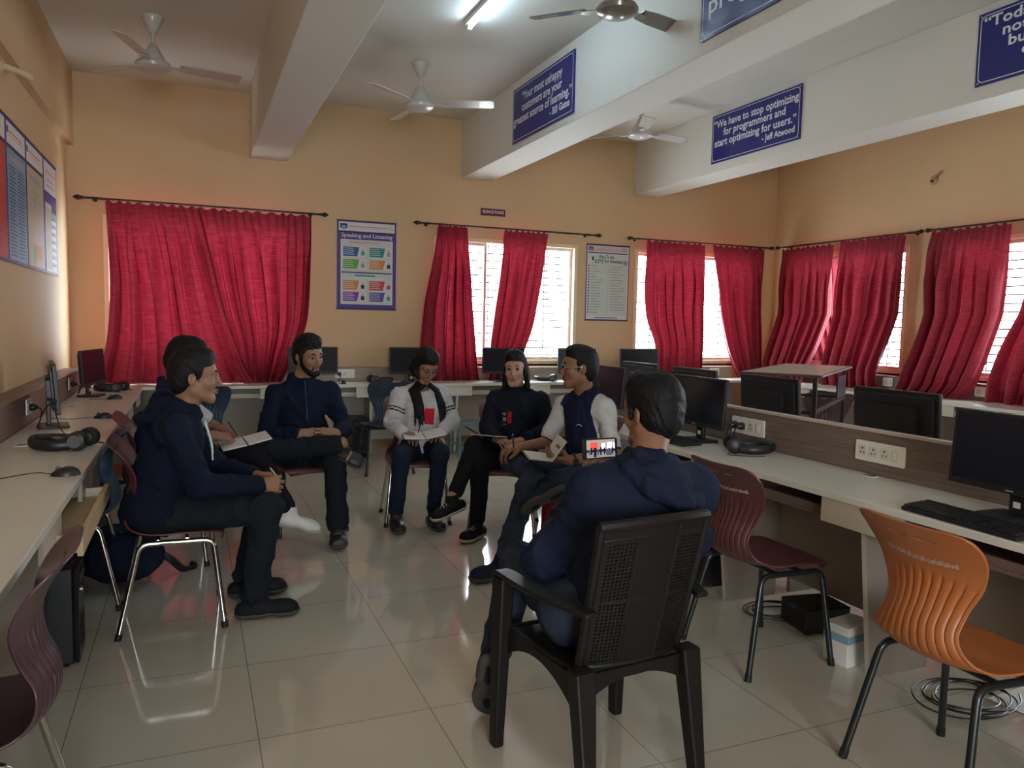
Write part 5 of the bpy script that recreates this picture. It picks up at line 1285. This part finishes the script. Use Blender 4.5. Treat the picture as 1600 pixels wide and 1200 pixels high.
# ================================================================== woman in black sweatshirt
J = dict(pel=A(2.06, 4.90, .525), nk=A(2.115, 4.97, .945), hd=A(2.075, 4.925, 1.092), shR=A(1.985, 5.04, .875), shL=A(2.26, 4.89, .87), elR=A(1.895, 4.95, .685), wrR=A(1.855, 4.72, .645), elL=A(2.285, 4.78, .67), wrL=A(2.04, 4.66, .64),
 hipR=A(1.99, 4.96, .51), hipL=A(2.12, 4.83, .51), knR=A(1.705, 4.70, .60), anR=A(1.525, 4.60, .292), knL=A(1.735, 4.67, .50), anL=A(1.715, 4.65, .105), toeR=A(-.92, -.26, -.22), upR=A(-.25, -.05, .95), toeL=A(-.78, -.60, 0), upL=UP)
R = head_frame((-.52, -.85), 2, 3); root = person('person', 'woman with dark hair in a black sweatshirt sitting with one knee crossed over the other')
hands = [dict(wr=J['wrR'], d=A(.25, -.90, -.05), n=A(.2, .1, -.95), right=True, curl=(22, 30, 18), thumb=(.7, .6, .2), scale=.92), dict(wr=J['wrL'], d=A(-.85, -.25, -.02), n=A(-.1, 0, -1), right=False, curl=(25, 30, 20), scale=.92, _fine=False)]
skinned(J, R, M_sk4, root, hands, True, .94, .045, lips=M_lipf)
S = SDF(); l, f, w_ = torso(S, J, .024, True)
for sd in 'RL': add_arm(S, J, sd, (.022, .024, .018), .95)
n = J['nk']; S.chain([n+f*.045, n+l*.055+f*.01+UP*.01, n+l*.04-f*.05+UP*.02, n-f*.06+UP*.02, n-l*.04-f*.05+UP*.02, n-l*.055+f*.01+UP*.01, n+f*.045], [.014]*7, .02)
S.amp = .0045; S.freq = 34; S.seed = 9; S.cut(J['pel']-UP*.06, A(0, 0, -1))
def pk(P, J=J, l=l, f=f, w_=w_):
    o = np.zeros(len(P), int); H = np.linalg.norm(J['nk']-J['pel']); q = P-J['pel']; u, v, d = q@l, q@w_, q@f
    o[(d > .03) & (u > -.03) & (u < -.005) & (v > H*.42) & (v < H*.60)] = 1; o[(d > .03) & (u > -.065) & (u < -.04) & (v > H*.40) & (v < H*.58) & (np.sin(v*160) > -.2)] = 2
    return o
sdf_obj(S, 'sweatshirt', [M_blacks, M_red, mat('grey_print', (.30, .22, .22), .8)], root, .0065, (), pk)
S = SDF(); add_leg(S, J, 'R', (.004, .008, .012), .86); add_leg(S, J, 'L', (.004, .008, .012), .93); S.cap(J['hipR'], J['hipL'], .092, None, .04); S.amp = .0035; S.freq = 34; sdf_obj(S, 'trousers', M_blackcl, root, .008)
shoe_pair(J, root, M_shoeblk, .25, .005, .95, M_wsole, laces=M_lacew)
S = short_hair(J['hd'], R, .95, 1.03, .066, seed=11, side=.0, nape=-.09, k=.5); S.cuts = []
g = lambda x, y, z: J['hd']+R @ A(x*.95, y, z); hl, hf = R[:, 0], R[:, 1]
for s in (-1, 1):
    for k in range(8):
        a = k/7; p0 = g(s*(.050+.024*a), -.02-.05*a*.6, .05-.02*a); p1 = g(s*(.080+.004*a), .012-.06*a, -.04); p2 = g(s*(.085-.004*a), .0-.07*a, -.12); p3 = J['nk']+hl*s*(.085-.02*a)+hf*(.03-.10*a)-UP*(.05+.04*a); p4 = J['nk']+hl*s*(.075-.03*a)+hf*(.055-.14*a)-UP*(.14+.06*a)
        S.chain([p0, p1, p2, p3, p4], [.016, .016, .015, .013, .005], .008)
S.amp = .0012; S.freq = 100; sdf_obj(S, 'hair', M_hair, root, .006)
S = SDF(); brows(J['hd'], R, S, .94, .8); sdf_obj(S, 'eyebrows', M_hair, root, .0028); eyes(J['hd'], R, root, .94, gaze=(-.15, 1, 0))
# ================================================================== man in polo shirt and glasses
J = dict(pel=A(2.25, 4.08, .53), nk=A(2.185, 4.10, 1.0), hd=A(2.135, 4.085, 1.155), shR=A(2.125, 4.235, .92), shL=A(2.240, 3.945, .93), elR=A(1.985, 4.21, .69), wrR=A(1.785, 4.135, .685), elL=A(2.245, 3.83, .675), wrL=A(1.965, 3.835, .650),
 hipL=A(2.20, 3.99, .515), hipR=A(2.21, 4.17, .52), knL=A(1.74, 3.90, .495), anL=A(1.585, 3.875, .108), knR=A(1.755, 4.20, .60), anR=A(1.80, 3.815, .525), toeL=A(-.95, -.22, 0), upL=UP, toeR=A(-.93, -.14, -.33), upR=A(-.18, .80, .56))
R = head_frame((-.91, .30), 2); root = person('person', 'man in glasses and a navy and white polo sitting ankle on knee')
hands = [dict(wr=J['wrR'], d=A(-.95, -.12, -.05), n=A(-.1, .1, -1), right=True, curl=(38, 45, 25), thumb=(.75, .5, .3)), dict(wr=J['wrL'], d=A(-.92, .15, .03), n=A(.05, .45, .9), right=False, curl=(30, 40, 25), thumb=(.6, .5, .6))]
skinned(J, R, M_sk3, root, hands, lips=M_lip)
S = SDF(); l, f, w_ = torso(S, J, .018)
for sd in 'RL': S.cap(J['sh'+sd], J['sh'+sd]+(J['el'+sd]-J['sh'+sd])*.80, .054, .052, .03)
S.amp = .0042; S.freq = 34; S.seed = 12; S.cut(J['pel']-UP*.06, A(0, 0, -1))
def pk(P, J=J, l=l, f=f, w_=w_):
    o = np.zeros(len(P), int); H = np.linalg.norm(J['nk']-J['pel']); q = P-J['pel']; u, v, d = q@l, q@w_, q@f
    o[np.abs(u) > .140-.020*(v > H*.75)] = 1
    for sd in 'RL':
        a, b = J['sh'+sd], J['el'+sd]; ab = b-a; t = ((P-a)@ab)/(ab@ab); dd = np.linalg.norm(P-a-np.clip(t, 0, 1)[:, None]*ab, axis=1)
        o[(dd < .082) & (t > .12)] = 1; o[(dd < .08) & (t > .90)] = 2
    return o
o = sdf_obj(S, 'polo_shirt', [M_polo, M_polow, M_polod], root, .005, (), pk)
n = J['nk']; S = SDF(); S.chain([n+f*.070-UP*.035, n+l*.055+f*.04+UP*.005, n+l*.060-f*.03+UP*.025, n+l*.03-f*.072+UP*.03, n-l*.03-f*.072+UP*.03, n-l*.060-f*.03+UP*.025, n-l*.055+f*.04+UP*.005, n+f*.070-UP*.035], [.013, .017, .020, .021, .021, .020, .017, .013], .012)
sdf_obj(S, 'collar', M_polod, o, .006)
mb = MB(); c_ = J['pel']+w_*.30+f*.128-l*-.06
mb.tube(smooth_path([tuple(c_+l*.025), tuple(c_+UP*.012+f*.003), tuple(c_-l*.02+UP*.004)], 4), .003, 6); mb.build('chest_mark', M_polow, o)
S = SDF(); add_leg(S, J, 'L', (.006, .010, .016), .93); add_leg(S, J, 'R', (.006, .010, .016), .93); S.cap(J['hipR'], J['hipL'], .095, None, .04); S.amp = .0055; S.freq = 32; S.seed = 4; sdf_obj(S, 'jeans', M_jeanb, root, .0085)
shoe_pair(J, root, M_shoenavy, .28, .007, 1.05, mat('grey_brown_sole', (.055, .05, .045), .7), laces=M_shoenavy)
S = short_hair(J['hd'], R, 1., 1.05, .062, seed=14, side=-.03, nape=-.06, k=.6, thick=.955); sdf_obj(S, 'hair', M_hair, root, .0055)
S = SDF(); brows(J['hd'], R, S, 1., 1.1); g = lambda x, y, z: J['hd']+R @ A(x, y, z); S.chain([g(-.022, .087, -.0485), g(0, .0975, -.0445), g(.022, .087, -.0485)], [.002, .0034, .002], .002); sdf_obj(S, 'facial_hair', M_hair, root, .0028); eyes(J['hd'], R, root)
gl = MB()
for s in (-1, 1):
    gl.tube([tuple(g(s*.033+.024*math.cos(a), .1045-.012*abs(math.cos(a))*(1 if s*math.cos(a) > 0 else .2), .008+.018*math.sin(a))) for a in [2*PI*i/22 for i in range(22)]], .0013, 6, closed=True)
    gl.tube([tuple(g(s*.057, .094, .012)), tuple(g(s*.075, .06, .013)), tuple(g(s*.081, -.01, .012)), tuple(g(s*.078, -.03, -.004))], .0013, 6)
gl.tube([tuple(g(-.010, .106, .012)), tuple(g(0, .109, .014)), tuple(g(.010, .106, .012))], .0013, 6)
go = gl.build('spectacles', mat('thin_metal_frame', (.30, .28, .27), .25, metal=.8)); tag(go, 'thin wire-rimmed spectacles worn by the man in the polo shirt', 'glasses')
lm = MB()
for s in (-1, 1):
    c0 = [tuple(g(s*.033+.0235*math.cos(a), .1045-.012*abs(math.cos(a))*(1 if s*math.cos(a) > 0 else .2), .008+.0175*math.sin(a))) for a in [2*PI*i/22 for i in range(22)]]
    lm.add(c0, [tuple(range(22))])
lm.build('lenses', M_glass, go, smooth=False)
wt = thing('wrist_watch', 'dark wrist watch worn on the left wrist of the man in glasses', 'watch')
mb = MB(); q = J['wrL']-nrm(A(-.92, .15, .03))*.02; d = nrm(A(-.92, .05, .0)); r_ = nrm(np.cross(d, UP)); u_ = np.cross(r_, d)
ring = [q+(r_*math.cos(a)*.034+u_*math.sin(a)*.032) for a in [2*PI*i/24 for i in range(24)]]
mb.tube([tuple(p) for p in ring], .007, 8, closed=True); mb.build('strap', mat('navy_strap', (.02, .025, .06), .5), wt)
mb = MB(); mb.M = Matrix.Translation(tuple(q-r_*.036)) @ Vector(-r_).to_track_quat('Z', 'Y').to_matrix().to_4x4(); mb.lathe([(.017, -.004), (.018, .003), (.015, .006)], seg=20); mb.build('dial', M_dark, wt)
# ================================================================== man filming, foreground
J = dict(pel=A(1.235, 2.085, .525), nk=A(1.350, 2.10, .965), hd=A(1.412, 2.175, 1.130), shL=A(1.165, 2.095, .895), shR=A(1.515, 2.075, .885), elL=A(1.065, 2.235, .655), wrL=A(1.265, 2.345, .865), elR=A(1.615, 2.22, .665), wrR=A(1.475, 2.37, .85),
 hipL=A(1.105, 2.11, .505), hipR=A(1.33, 2.10, .51), knL=A(1.105, 2.53, .54), anL=A(.985, 2.475, .235), knR=A(1.41, 2.53, .53), anR=A(1.40, 2.56, .108), toeL=A(.12, .42, -.88), upL=A(.45, .75, .42), toeR=A(.05, 1, 0), upR=UP)
R = head_frame((-.16, .98), 6); root = person('person', 'man in a navy hoodie seen from behind in the plastic armchair, filming with a phone')
hands = [dict(wr=J['wrL'], d=A(.62, .42, .55), n=A(.45, .55, -.45), right=False, curl=(30, 45, 30), thumb=(.75, .6, .25)), dict(wr=J['wrR'], d=A(-.5, .45, .6), n=A(-.3, .75, -.3), right=True, curl=(35, 50, 30), _fine=False)]
skinned(J, R, M_sk3, root, hands, lips=M_lip)
S = SDF(); l, f, w_ = torso(S, J, .026); n = J['nk']; Rr = np.stack([l, f, w_], 1)
for sd in 'RL': add_arm(S, J, sd, (.026, .026, .018), .93, .05)
S.ell(n-w_*.16-f*.045, A(.175, .095, .17), Rr, .06)
for sd in 'RL': S.cap(n-w_*.035-f*.035, J['sh'+sd]-f*.01, .060, .050, .06)
S.amp = .006; S.freq = 30; S.seed = 7; S.cut(J['pel']-UP*.05, A(0, 0, -1)); hb = sdf_obj(S, 'hoodie', M_navy3, root, .0085)
S = SDF(); S.chain([n+f*.062+w_*.0, n+l*.066+f*.02+w_*.022, n+l*.062-f*.05+w_*.030, n-f*.092+w_*.026, n-l*.062-f*.05+w_*.030, n-l*.066+f*.02+w_*.022, n+f*.062], [.016, .020, .023, .026, .025, .020, .016], .010)
S.chain([n+l*.088+f*.01-w_*.004, n+l*.100-f*.075-w_*.022, n+l*.045-f*.140-w_*.058, n-l*.055-f*.155-w_*.080, n-l*.130-f*.115-w_*.066, n-l*.152-f*.03-w_*.040, n-l*.105+f*.04-w_*.004], [.020, .028, .034, .037, .036, .032, .022], .010)
S.ell(n-f*.100-w_*.018-l*.02, A(.100, .050, .048), Rr, .012); S.amp = .0045; S.freq = 44; S.seed = 5
sdf_obj(S, 'hood', M_navy3, hb, .007)
S = SDF(); add_leg(S, J, 'L', (.010, .014, .022), .96); add_leg(S, J, 'R', (.010, .014, .024), .96); S.cap(J['hipR'], J['hipL'], .10, None, .04); S.amp = .0055; S.freq = 34; S.seed = 8; sdf_obj(S, 'jeans', M_jean, root, .0085)
shoe_pair(J, root, M_shoenavy, .28, .007, 1.05)
S = short_hair(J['hd'], R, 1.04, 1.04, .060, seed=15, side=-.02, nape=-.085, k=1.3); sdf_obj(S, 'hair', M_hair, root, .005)
S = SDF(); brows(J['hd'], R, S, 1., 1.1); sdf_obj(S, 'eyebrows', M_hair, root, .0028); eyes(J['hd'], R, root)
# ------------------------------------------------------------------ things held and lying about
M_page = mat('ruled_page', (.66, .66, .64), .7, var=.03, vs=30)
M_brown = mat('tan_notebook_cover', (.33, .20, .09), .55, var=.08, vs=20); M_navycov = mat('dark_notebook_cover', (.03, .03, .05), .5)
def rot(rx, ry, rz): return Matrix.Rotation(rz, 4, 'Z') @ Matrix.Rotation(ry, 4, 'Y') @ Matrix.Rotation(rx, 4, 'X')
def notebook(name, label, loc, r, w, h, a1, a2, cover, th=.010):
    """open book: two leaves hinged on the local Y axis, opened by a1 (left) and a2 (right) above the flat"""
    t = thing(name, label, 'notebook'); t.matrix_world = Matrix.Translation(loc) @ r
    for s, a in ((-1, a1), (1, a2)):
        mb = MB(); mb.M = Matrix.Rotation(-s*a, 4, 'Y')
        lo, hi = sorted((0, s*w)); mb.box((lo, -h/2, .0), (hi, h/2, .002)); c = mb.build('cover', cover, t, smooth=False)
        mb = MB(); mb.M = Matrix.Rotation(-s*a, 4, 'Y'); lo, hi = sorted((s*.004, s*(w-.004))); mb.box((lo, -h/2+.004, .002), (hi, h/2-.004, .002+th)); mb.build('pages', M_page, t, smooth=False, bevel=.0015)
    return t
def pen(label, p, q, c):
    t = thing('pen', label, 'pen'); a, b = Vector(p), Vector(q); d = (b-a).normalized()
    MB().tube([a+d*.010, b], .0042, 10).build('barrel', c, t); MB().tube([a, a+d*.011], [.0006, .004], 10).build('tip', M_chrome, t)
    MB().tube([b-d*.035+Vector((0, 0, .006)), b+Vector((0, 0, .006))], .0012, 6).build('clip', M_chrome, t)
M_pendark = mat('dark_pen', (.02, .02, .03), .3); M_pengold = mat('clear_pen', (.45, .38, .25), .2)
notebook('open_notebook', 'open white notebook on the knees of the woman in the white sweater', (1.455, 5.04, .628), rot(math.radians(7), math.radians(-3), math.radians(-6)), .148, .185, .10, .16, M_navycov)
pen('pen in the hand of the woman in the white sweater', (1.415, 5.04, .650), (1.435, 5.01, .765), M_pendark)
notebook('open_notebook', 'open white notebook on the raised knee of the man who is writing', (.275, 4.63, .700), rot(math.radians(5), math.radians(-12), math.radians(5)), .14, .20, .02, .02, M_navycov, .008)
pen('pen held by the man who is writing behind the hoodie wearer', (.235, 4.60, .735), (.18, 4.56, .83), M_pendark)
t = notebook('closed_notebook', 'thin pale notebook under the forearms of the man in the navy hoodie', (.165, 3.80, .600), rot(0, math.radians(2), math.radians(8)), .10, .20, 0, 0, M_page, .004)
pen('pen in the joined hands of the man in the navy hoodie', (.395, 3.80, .620), (.335, 3.77, .705), M_pengold)
notebook('open_notebook', 'tan-covered notebook propped open in the left hand of the man in glasses', (1.865, 3.90, .655), rot(math.radians(4), math.radians(4), math.radians(-12)), .14, .19, .05, 1.05, M_brown, .008)
pen('pen in the right hand of the man in glasses', (1.735, 4.11, .665), (1.705, 4.06, .77), M_pendark)
notebook('open_notebook', 'white notebook on the thigh of the woman in the black sweatshirt', (1.80, 4.695, .665), rot(math.radians(-4), math.radians(8), math.radians(20)), .10, .16, .02, .02, M_navycov, .005)
# phone with its lit screen
t = thing('mobile_phone', 'phone with a lit picture on its screen held up by the man in the armchair', 'phone'); 
fz = Vector((.10, -1, .12)).normalized(); fx = Vector((0, 0, 1)).cross(fz).normalized(); fy = fz.cross(fx)
t.matrix_world = Matrix(((fx.x, fy.x, fz.x, 1.362), (fx.y, fy.y, fz.y, 2.425), (fx.z, fy.z, fz.z, .970), (0, 0, 0, 1)))
mb = MB(); mb.prism(rrect(.152, .074, .010), -.0045, .0045); mb.build('case', M_black, t, smooth=False, bevel=.002)
def em(n, c, s): return MATS.get(n) or emat(n, c, s)
PX = [em('screen_wall', (.50, .40, .36), .55), em('screen_red', (.80, .09, .07), .75), em('screen_light', (.62, .66, .85), .95), em('screen_dark', (.02, .025, .04), .4), em('screen_floor', (.42, .40, .40), .45), em('screen_mid', (.12, .12, .17), .5)]
mb = MB(); z = .0047
def q4(x0, y0, x1, y1, m):
    global z
    z += .00002; mb.add([(x0, y0, z), (x1, y0, z), (x1, y1, z), (x0, y1, z)], [(0, 1, 2, 3)], m)
q4(-.060, -.032, .064, .032, 0); q4(-.060, -.032, .064, -.010, 4); q4(-.044, -.004, -.012, .024, 1); q4(.004, -.002, .022, .020, 2); q4(.028, -.002, .052, .022, 2); q4(.056, -.002, .064, .02, 2)
q4(-.060, -.012, .064, -.003, 3); rs = random.Random(2)
for k in range(9):
    x = -.054+.013*k+rs.uniform(-.003, .003); q4(x, -.026+rs.uniform(0, .006), x+.007, .000+rs.uniform(-.004, .008), 3 if k % 3 else 5)
q4(.028, -.026, .050, -.004, 5); q4(-.030, -.030, -.018, .004, 3)
mb.build('screen', PX, t, smooth=False)
# bags
M_bag = cloth('navy_backpack_cloth', (.010, .014, .030), bs=150, bump=.2)
t = thing('backpack', 'navy backpack slumped on the floor between the left desk and the brown chair', 'bag')
S = SDF(); c = A(-.36, 4.48, .13); S.ell(c, A(.21, .17, .125), None, .03); S.ell(c+A(.04, -.06, .02), A(.15, .12, .10), None, .05); S.ell(c+A(-.10, .02, .03), A(.12, .13, .10), None, .05); S.amp = .006; S.freq = 26; S.cut(A(0, 0, .004), A(0, 0, -1))
sdf_obj(S, 'body', M_bag, t, .012)
S = SDF(); S.ell(c+A(.06, -.15, -.01), A(.12, .05, .075), None, .03); S.amp = .004; S.freq = 30; sdf_obj(S, 'front_pocket', M_bag, t, .010)
MB().tube(smooth_path([tuple(c+A(-.14, -.02, .10)), tuple(c+A(-.06, -.04, .17)), tuple(c+A(.08, -.03, .15)), tuple(c+A(.17, .0, .06))], 6), .012, 8, flat=1.8).build('strap', M_bag, t)
MB().tube(smooth_path([tuple(c+A(.15, -.02, .04)), tuple(c+A(.24, -.02, -.03)), tuple(c+A(.30, .06, -.115)), tuple(c+A(.36, .10, -.118)), tuple(c+A(.34, .16, -.12))], 6), .011, 8, flat=1.8).build('strap', M_black, t)
MB().tube(smooth_path([tuple(c+A(-.03, 0, .12)), tuple(c+A(0, 0, .18)), tuple(c+A(.05, 0, .175)), tuple(c+A(.07, 0, .11))], 6), .010, 8).build('handle', M_black, t)
M_redbag = cloth('red_bag_cloth', (.20, .008, .015), bs=120)
t = thing('shopping_bag', 'red cloth bag standing on the floor behind the chair of the man in glasses', 'bag', (2.24, 4.50, 0))
def bagf(u, v):
    a = 2*PI*u; e = .55; ca, sa = math.cos(a), math.sin(a); k = 1-.12*v+.02*math.sin(6*a+3*v)
    return (.13*k*math.copysign(abs(ca)**e, ca), (.07-.02*v)*k*math.copysign(abs(sa)**e, sa),   .002+.32*v)
MB().grid(bagf, 48, 16).build('body', M_redbag, t, solid=.003)
for sy in (-1, 1): MB().tube(smooth_path([(-.06, sy*.045, .30), (-.05, sy*.03, .38), (.05, sy*.03, .38), (.06, sy*.045, .30)], 6), .006, 6).build('handle', M_redbag, t)
# ------------------------------------------------------------------ light and camera
w = bpy.data.worlds.new('overcast_sky'); SC.world = w; w.use_nodes = True
bg = w.node_tree.nodes['Background']; bg.inputs['Color'].default_value = (.86, .94, 1.0, 1); bg.inputs['Strength'].default_value = WORLD
def portal(name, loc, rot, sx, sy):
    l = bpy.data.lights.new(name, 'AREA'); l.shape = 'RECTANGLE'; l.size = sx; l.size_y = sy; l.cycles.is_portal = True
    o = bpy.data.objects.new(name, l); COL.objects.link(o); o.location = loc; o.rotation_euler = rot
for a, b in BACKW: portal('daylight_portal', ((a+b)/2, YB+WT, (ZS+ZT)/2), (-PI/2, 0, 0), b-a, ZT-ZS)
for a, b in RIGHTW: portal('daylight_portal', (XR+WT, (a+b)/2, (ZS+ZT)/2), (-PI/2, 0, -PI/2), b-a, ZT-ZS)
for a, b in FRONT_FILL: portal('daylight_portal', ((a+b)/2, YF-WT, (ZS+ZT)/2), (PI/2, 0, 0), b-a, ZT-ZS)
yaw, pitch, roll = map(math.radians, (22.6392395, 4.59254602, -1.2137534))
cy, sy, cp, sp, c_, s_ = math.cos(yaw), math.sin(yaw), math.cos(pitch), math.sin(pitch), math.cos(roll), math.sin(roll)
fw = Vector((sy, cy, 0)); rt = Vector((cy, -sy, 0)); dn = Vector((0, 0, -1))
fw2 = fw*cp+dn*sp; dn2 = dn*cp-fw*sp
rt3 = rt*c_+dn2*s_; dn3 = dn2*c_-rt*s_
cam = bpy.data.cameras.new('camera'); co = bpy.data.objects.new('camera', cam); COL.objects.link(co)
co.matrix_world = Matrix(((rt3.x, -dn3.x, -fw2.x, 0), (rt3.y, -dn3.y, -fw2.y, 0), (rt3.z, -dn3.z, -fw2.z, 1.42), (0, 0, 0, 1)))
cam.sensor_width = 36; cam.lens = 27.0; cam.clip_start = .05; cam.clip_end = 200
SC.camera = co
SC.view_settings.view_transform = 'Standard'; SC.view_settings.look = 'None'; SC.view_settings.exposure = EXPO; SC.view_settings.gamma = 1
SC.view_settings.use_curve_mapping = False
SC.cycles.max_bounces = 10; SC.cycles.diffuse_bounces = 6; SC.cycles.glossy_bounces = 4; SC.cycles.transmission_bounces = 6; SC.cycles.transparent_max_bounces = 12
SC.cycles.sample_clamp_indirect = 6; SC.cycles.use_denoising = True
SC.cycles.caustics_reflective = False; SC.cycles.caustics_refractive = False
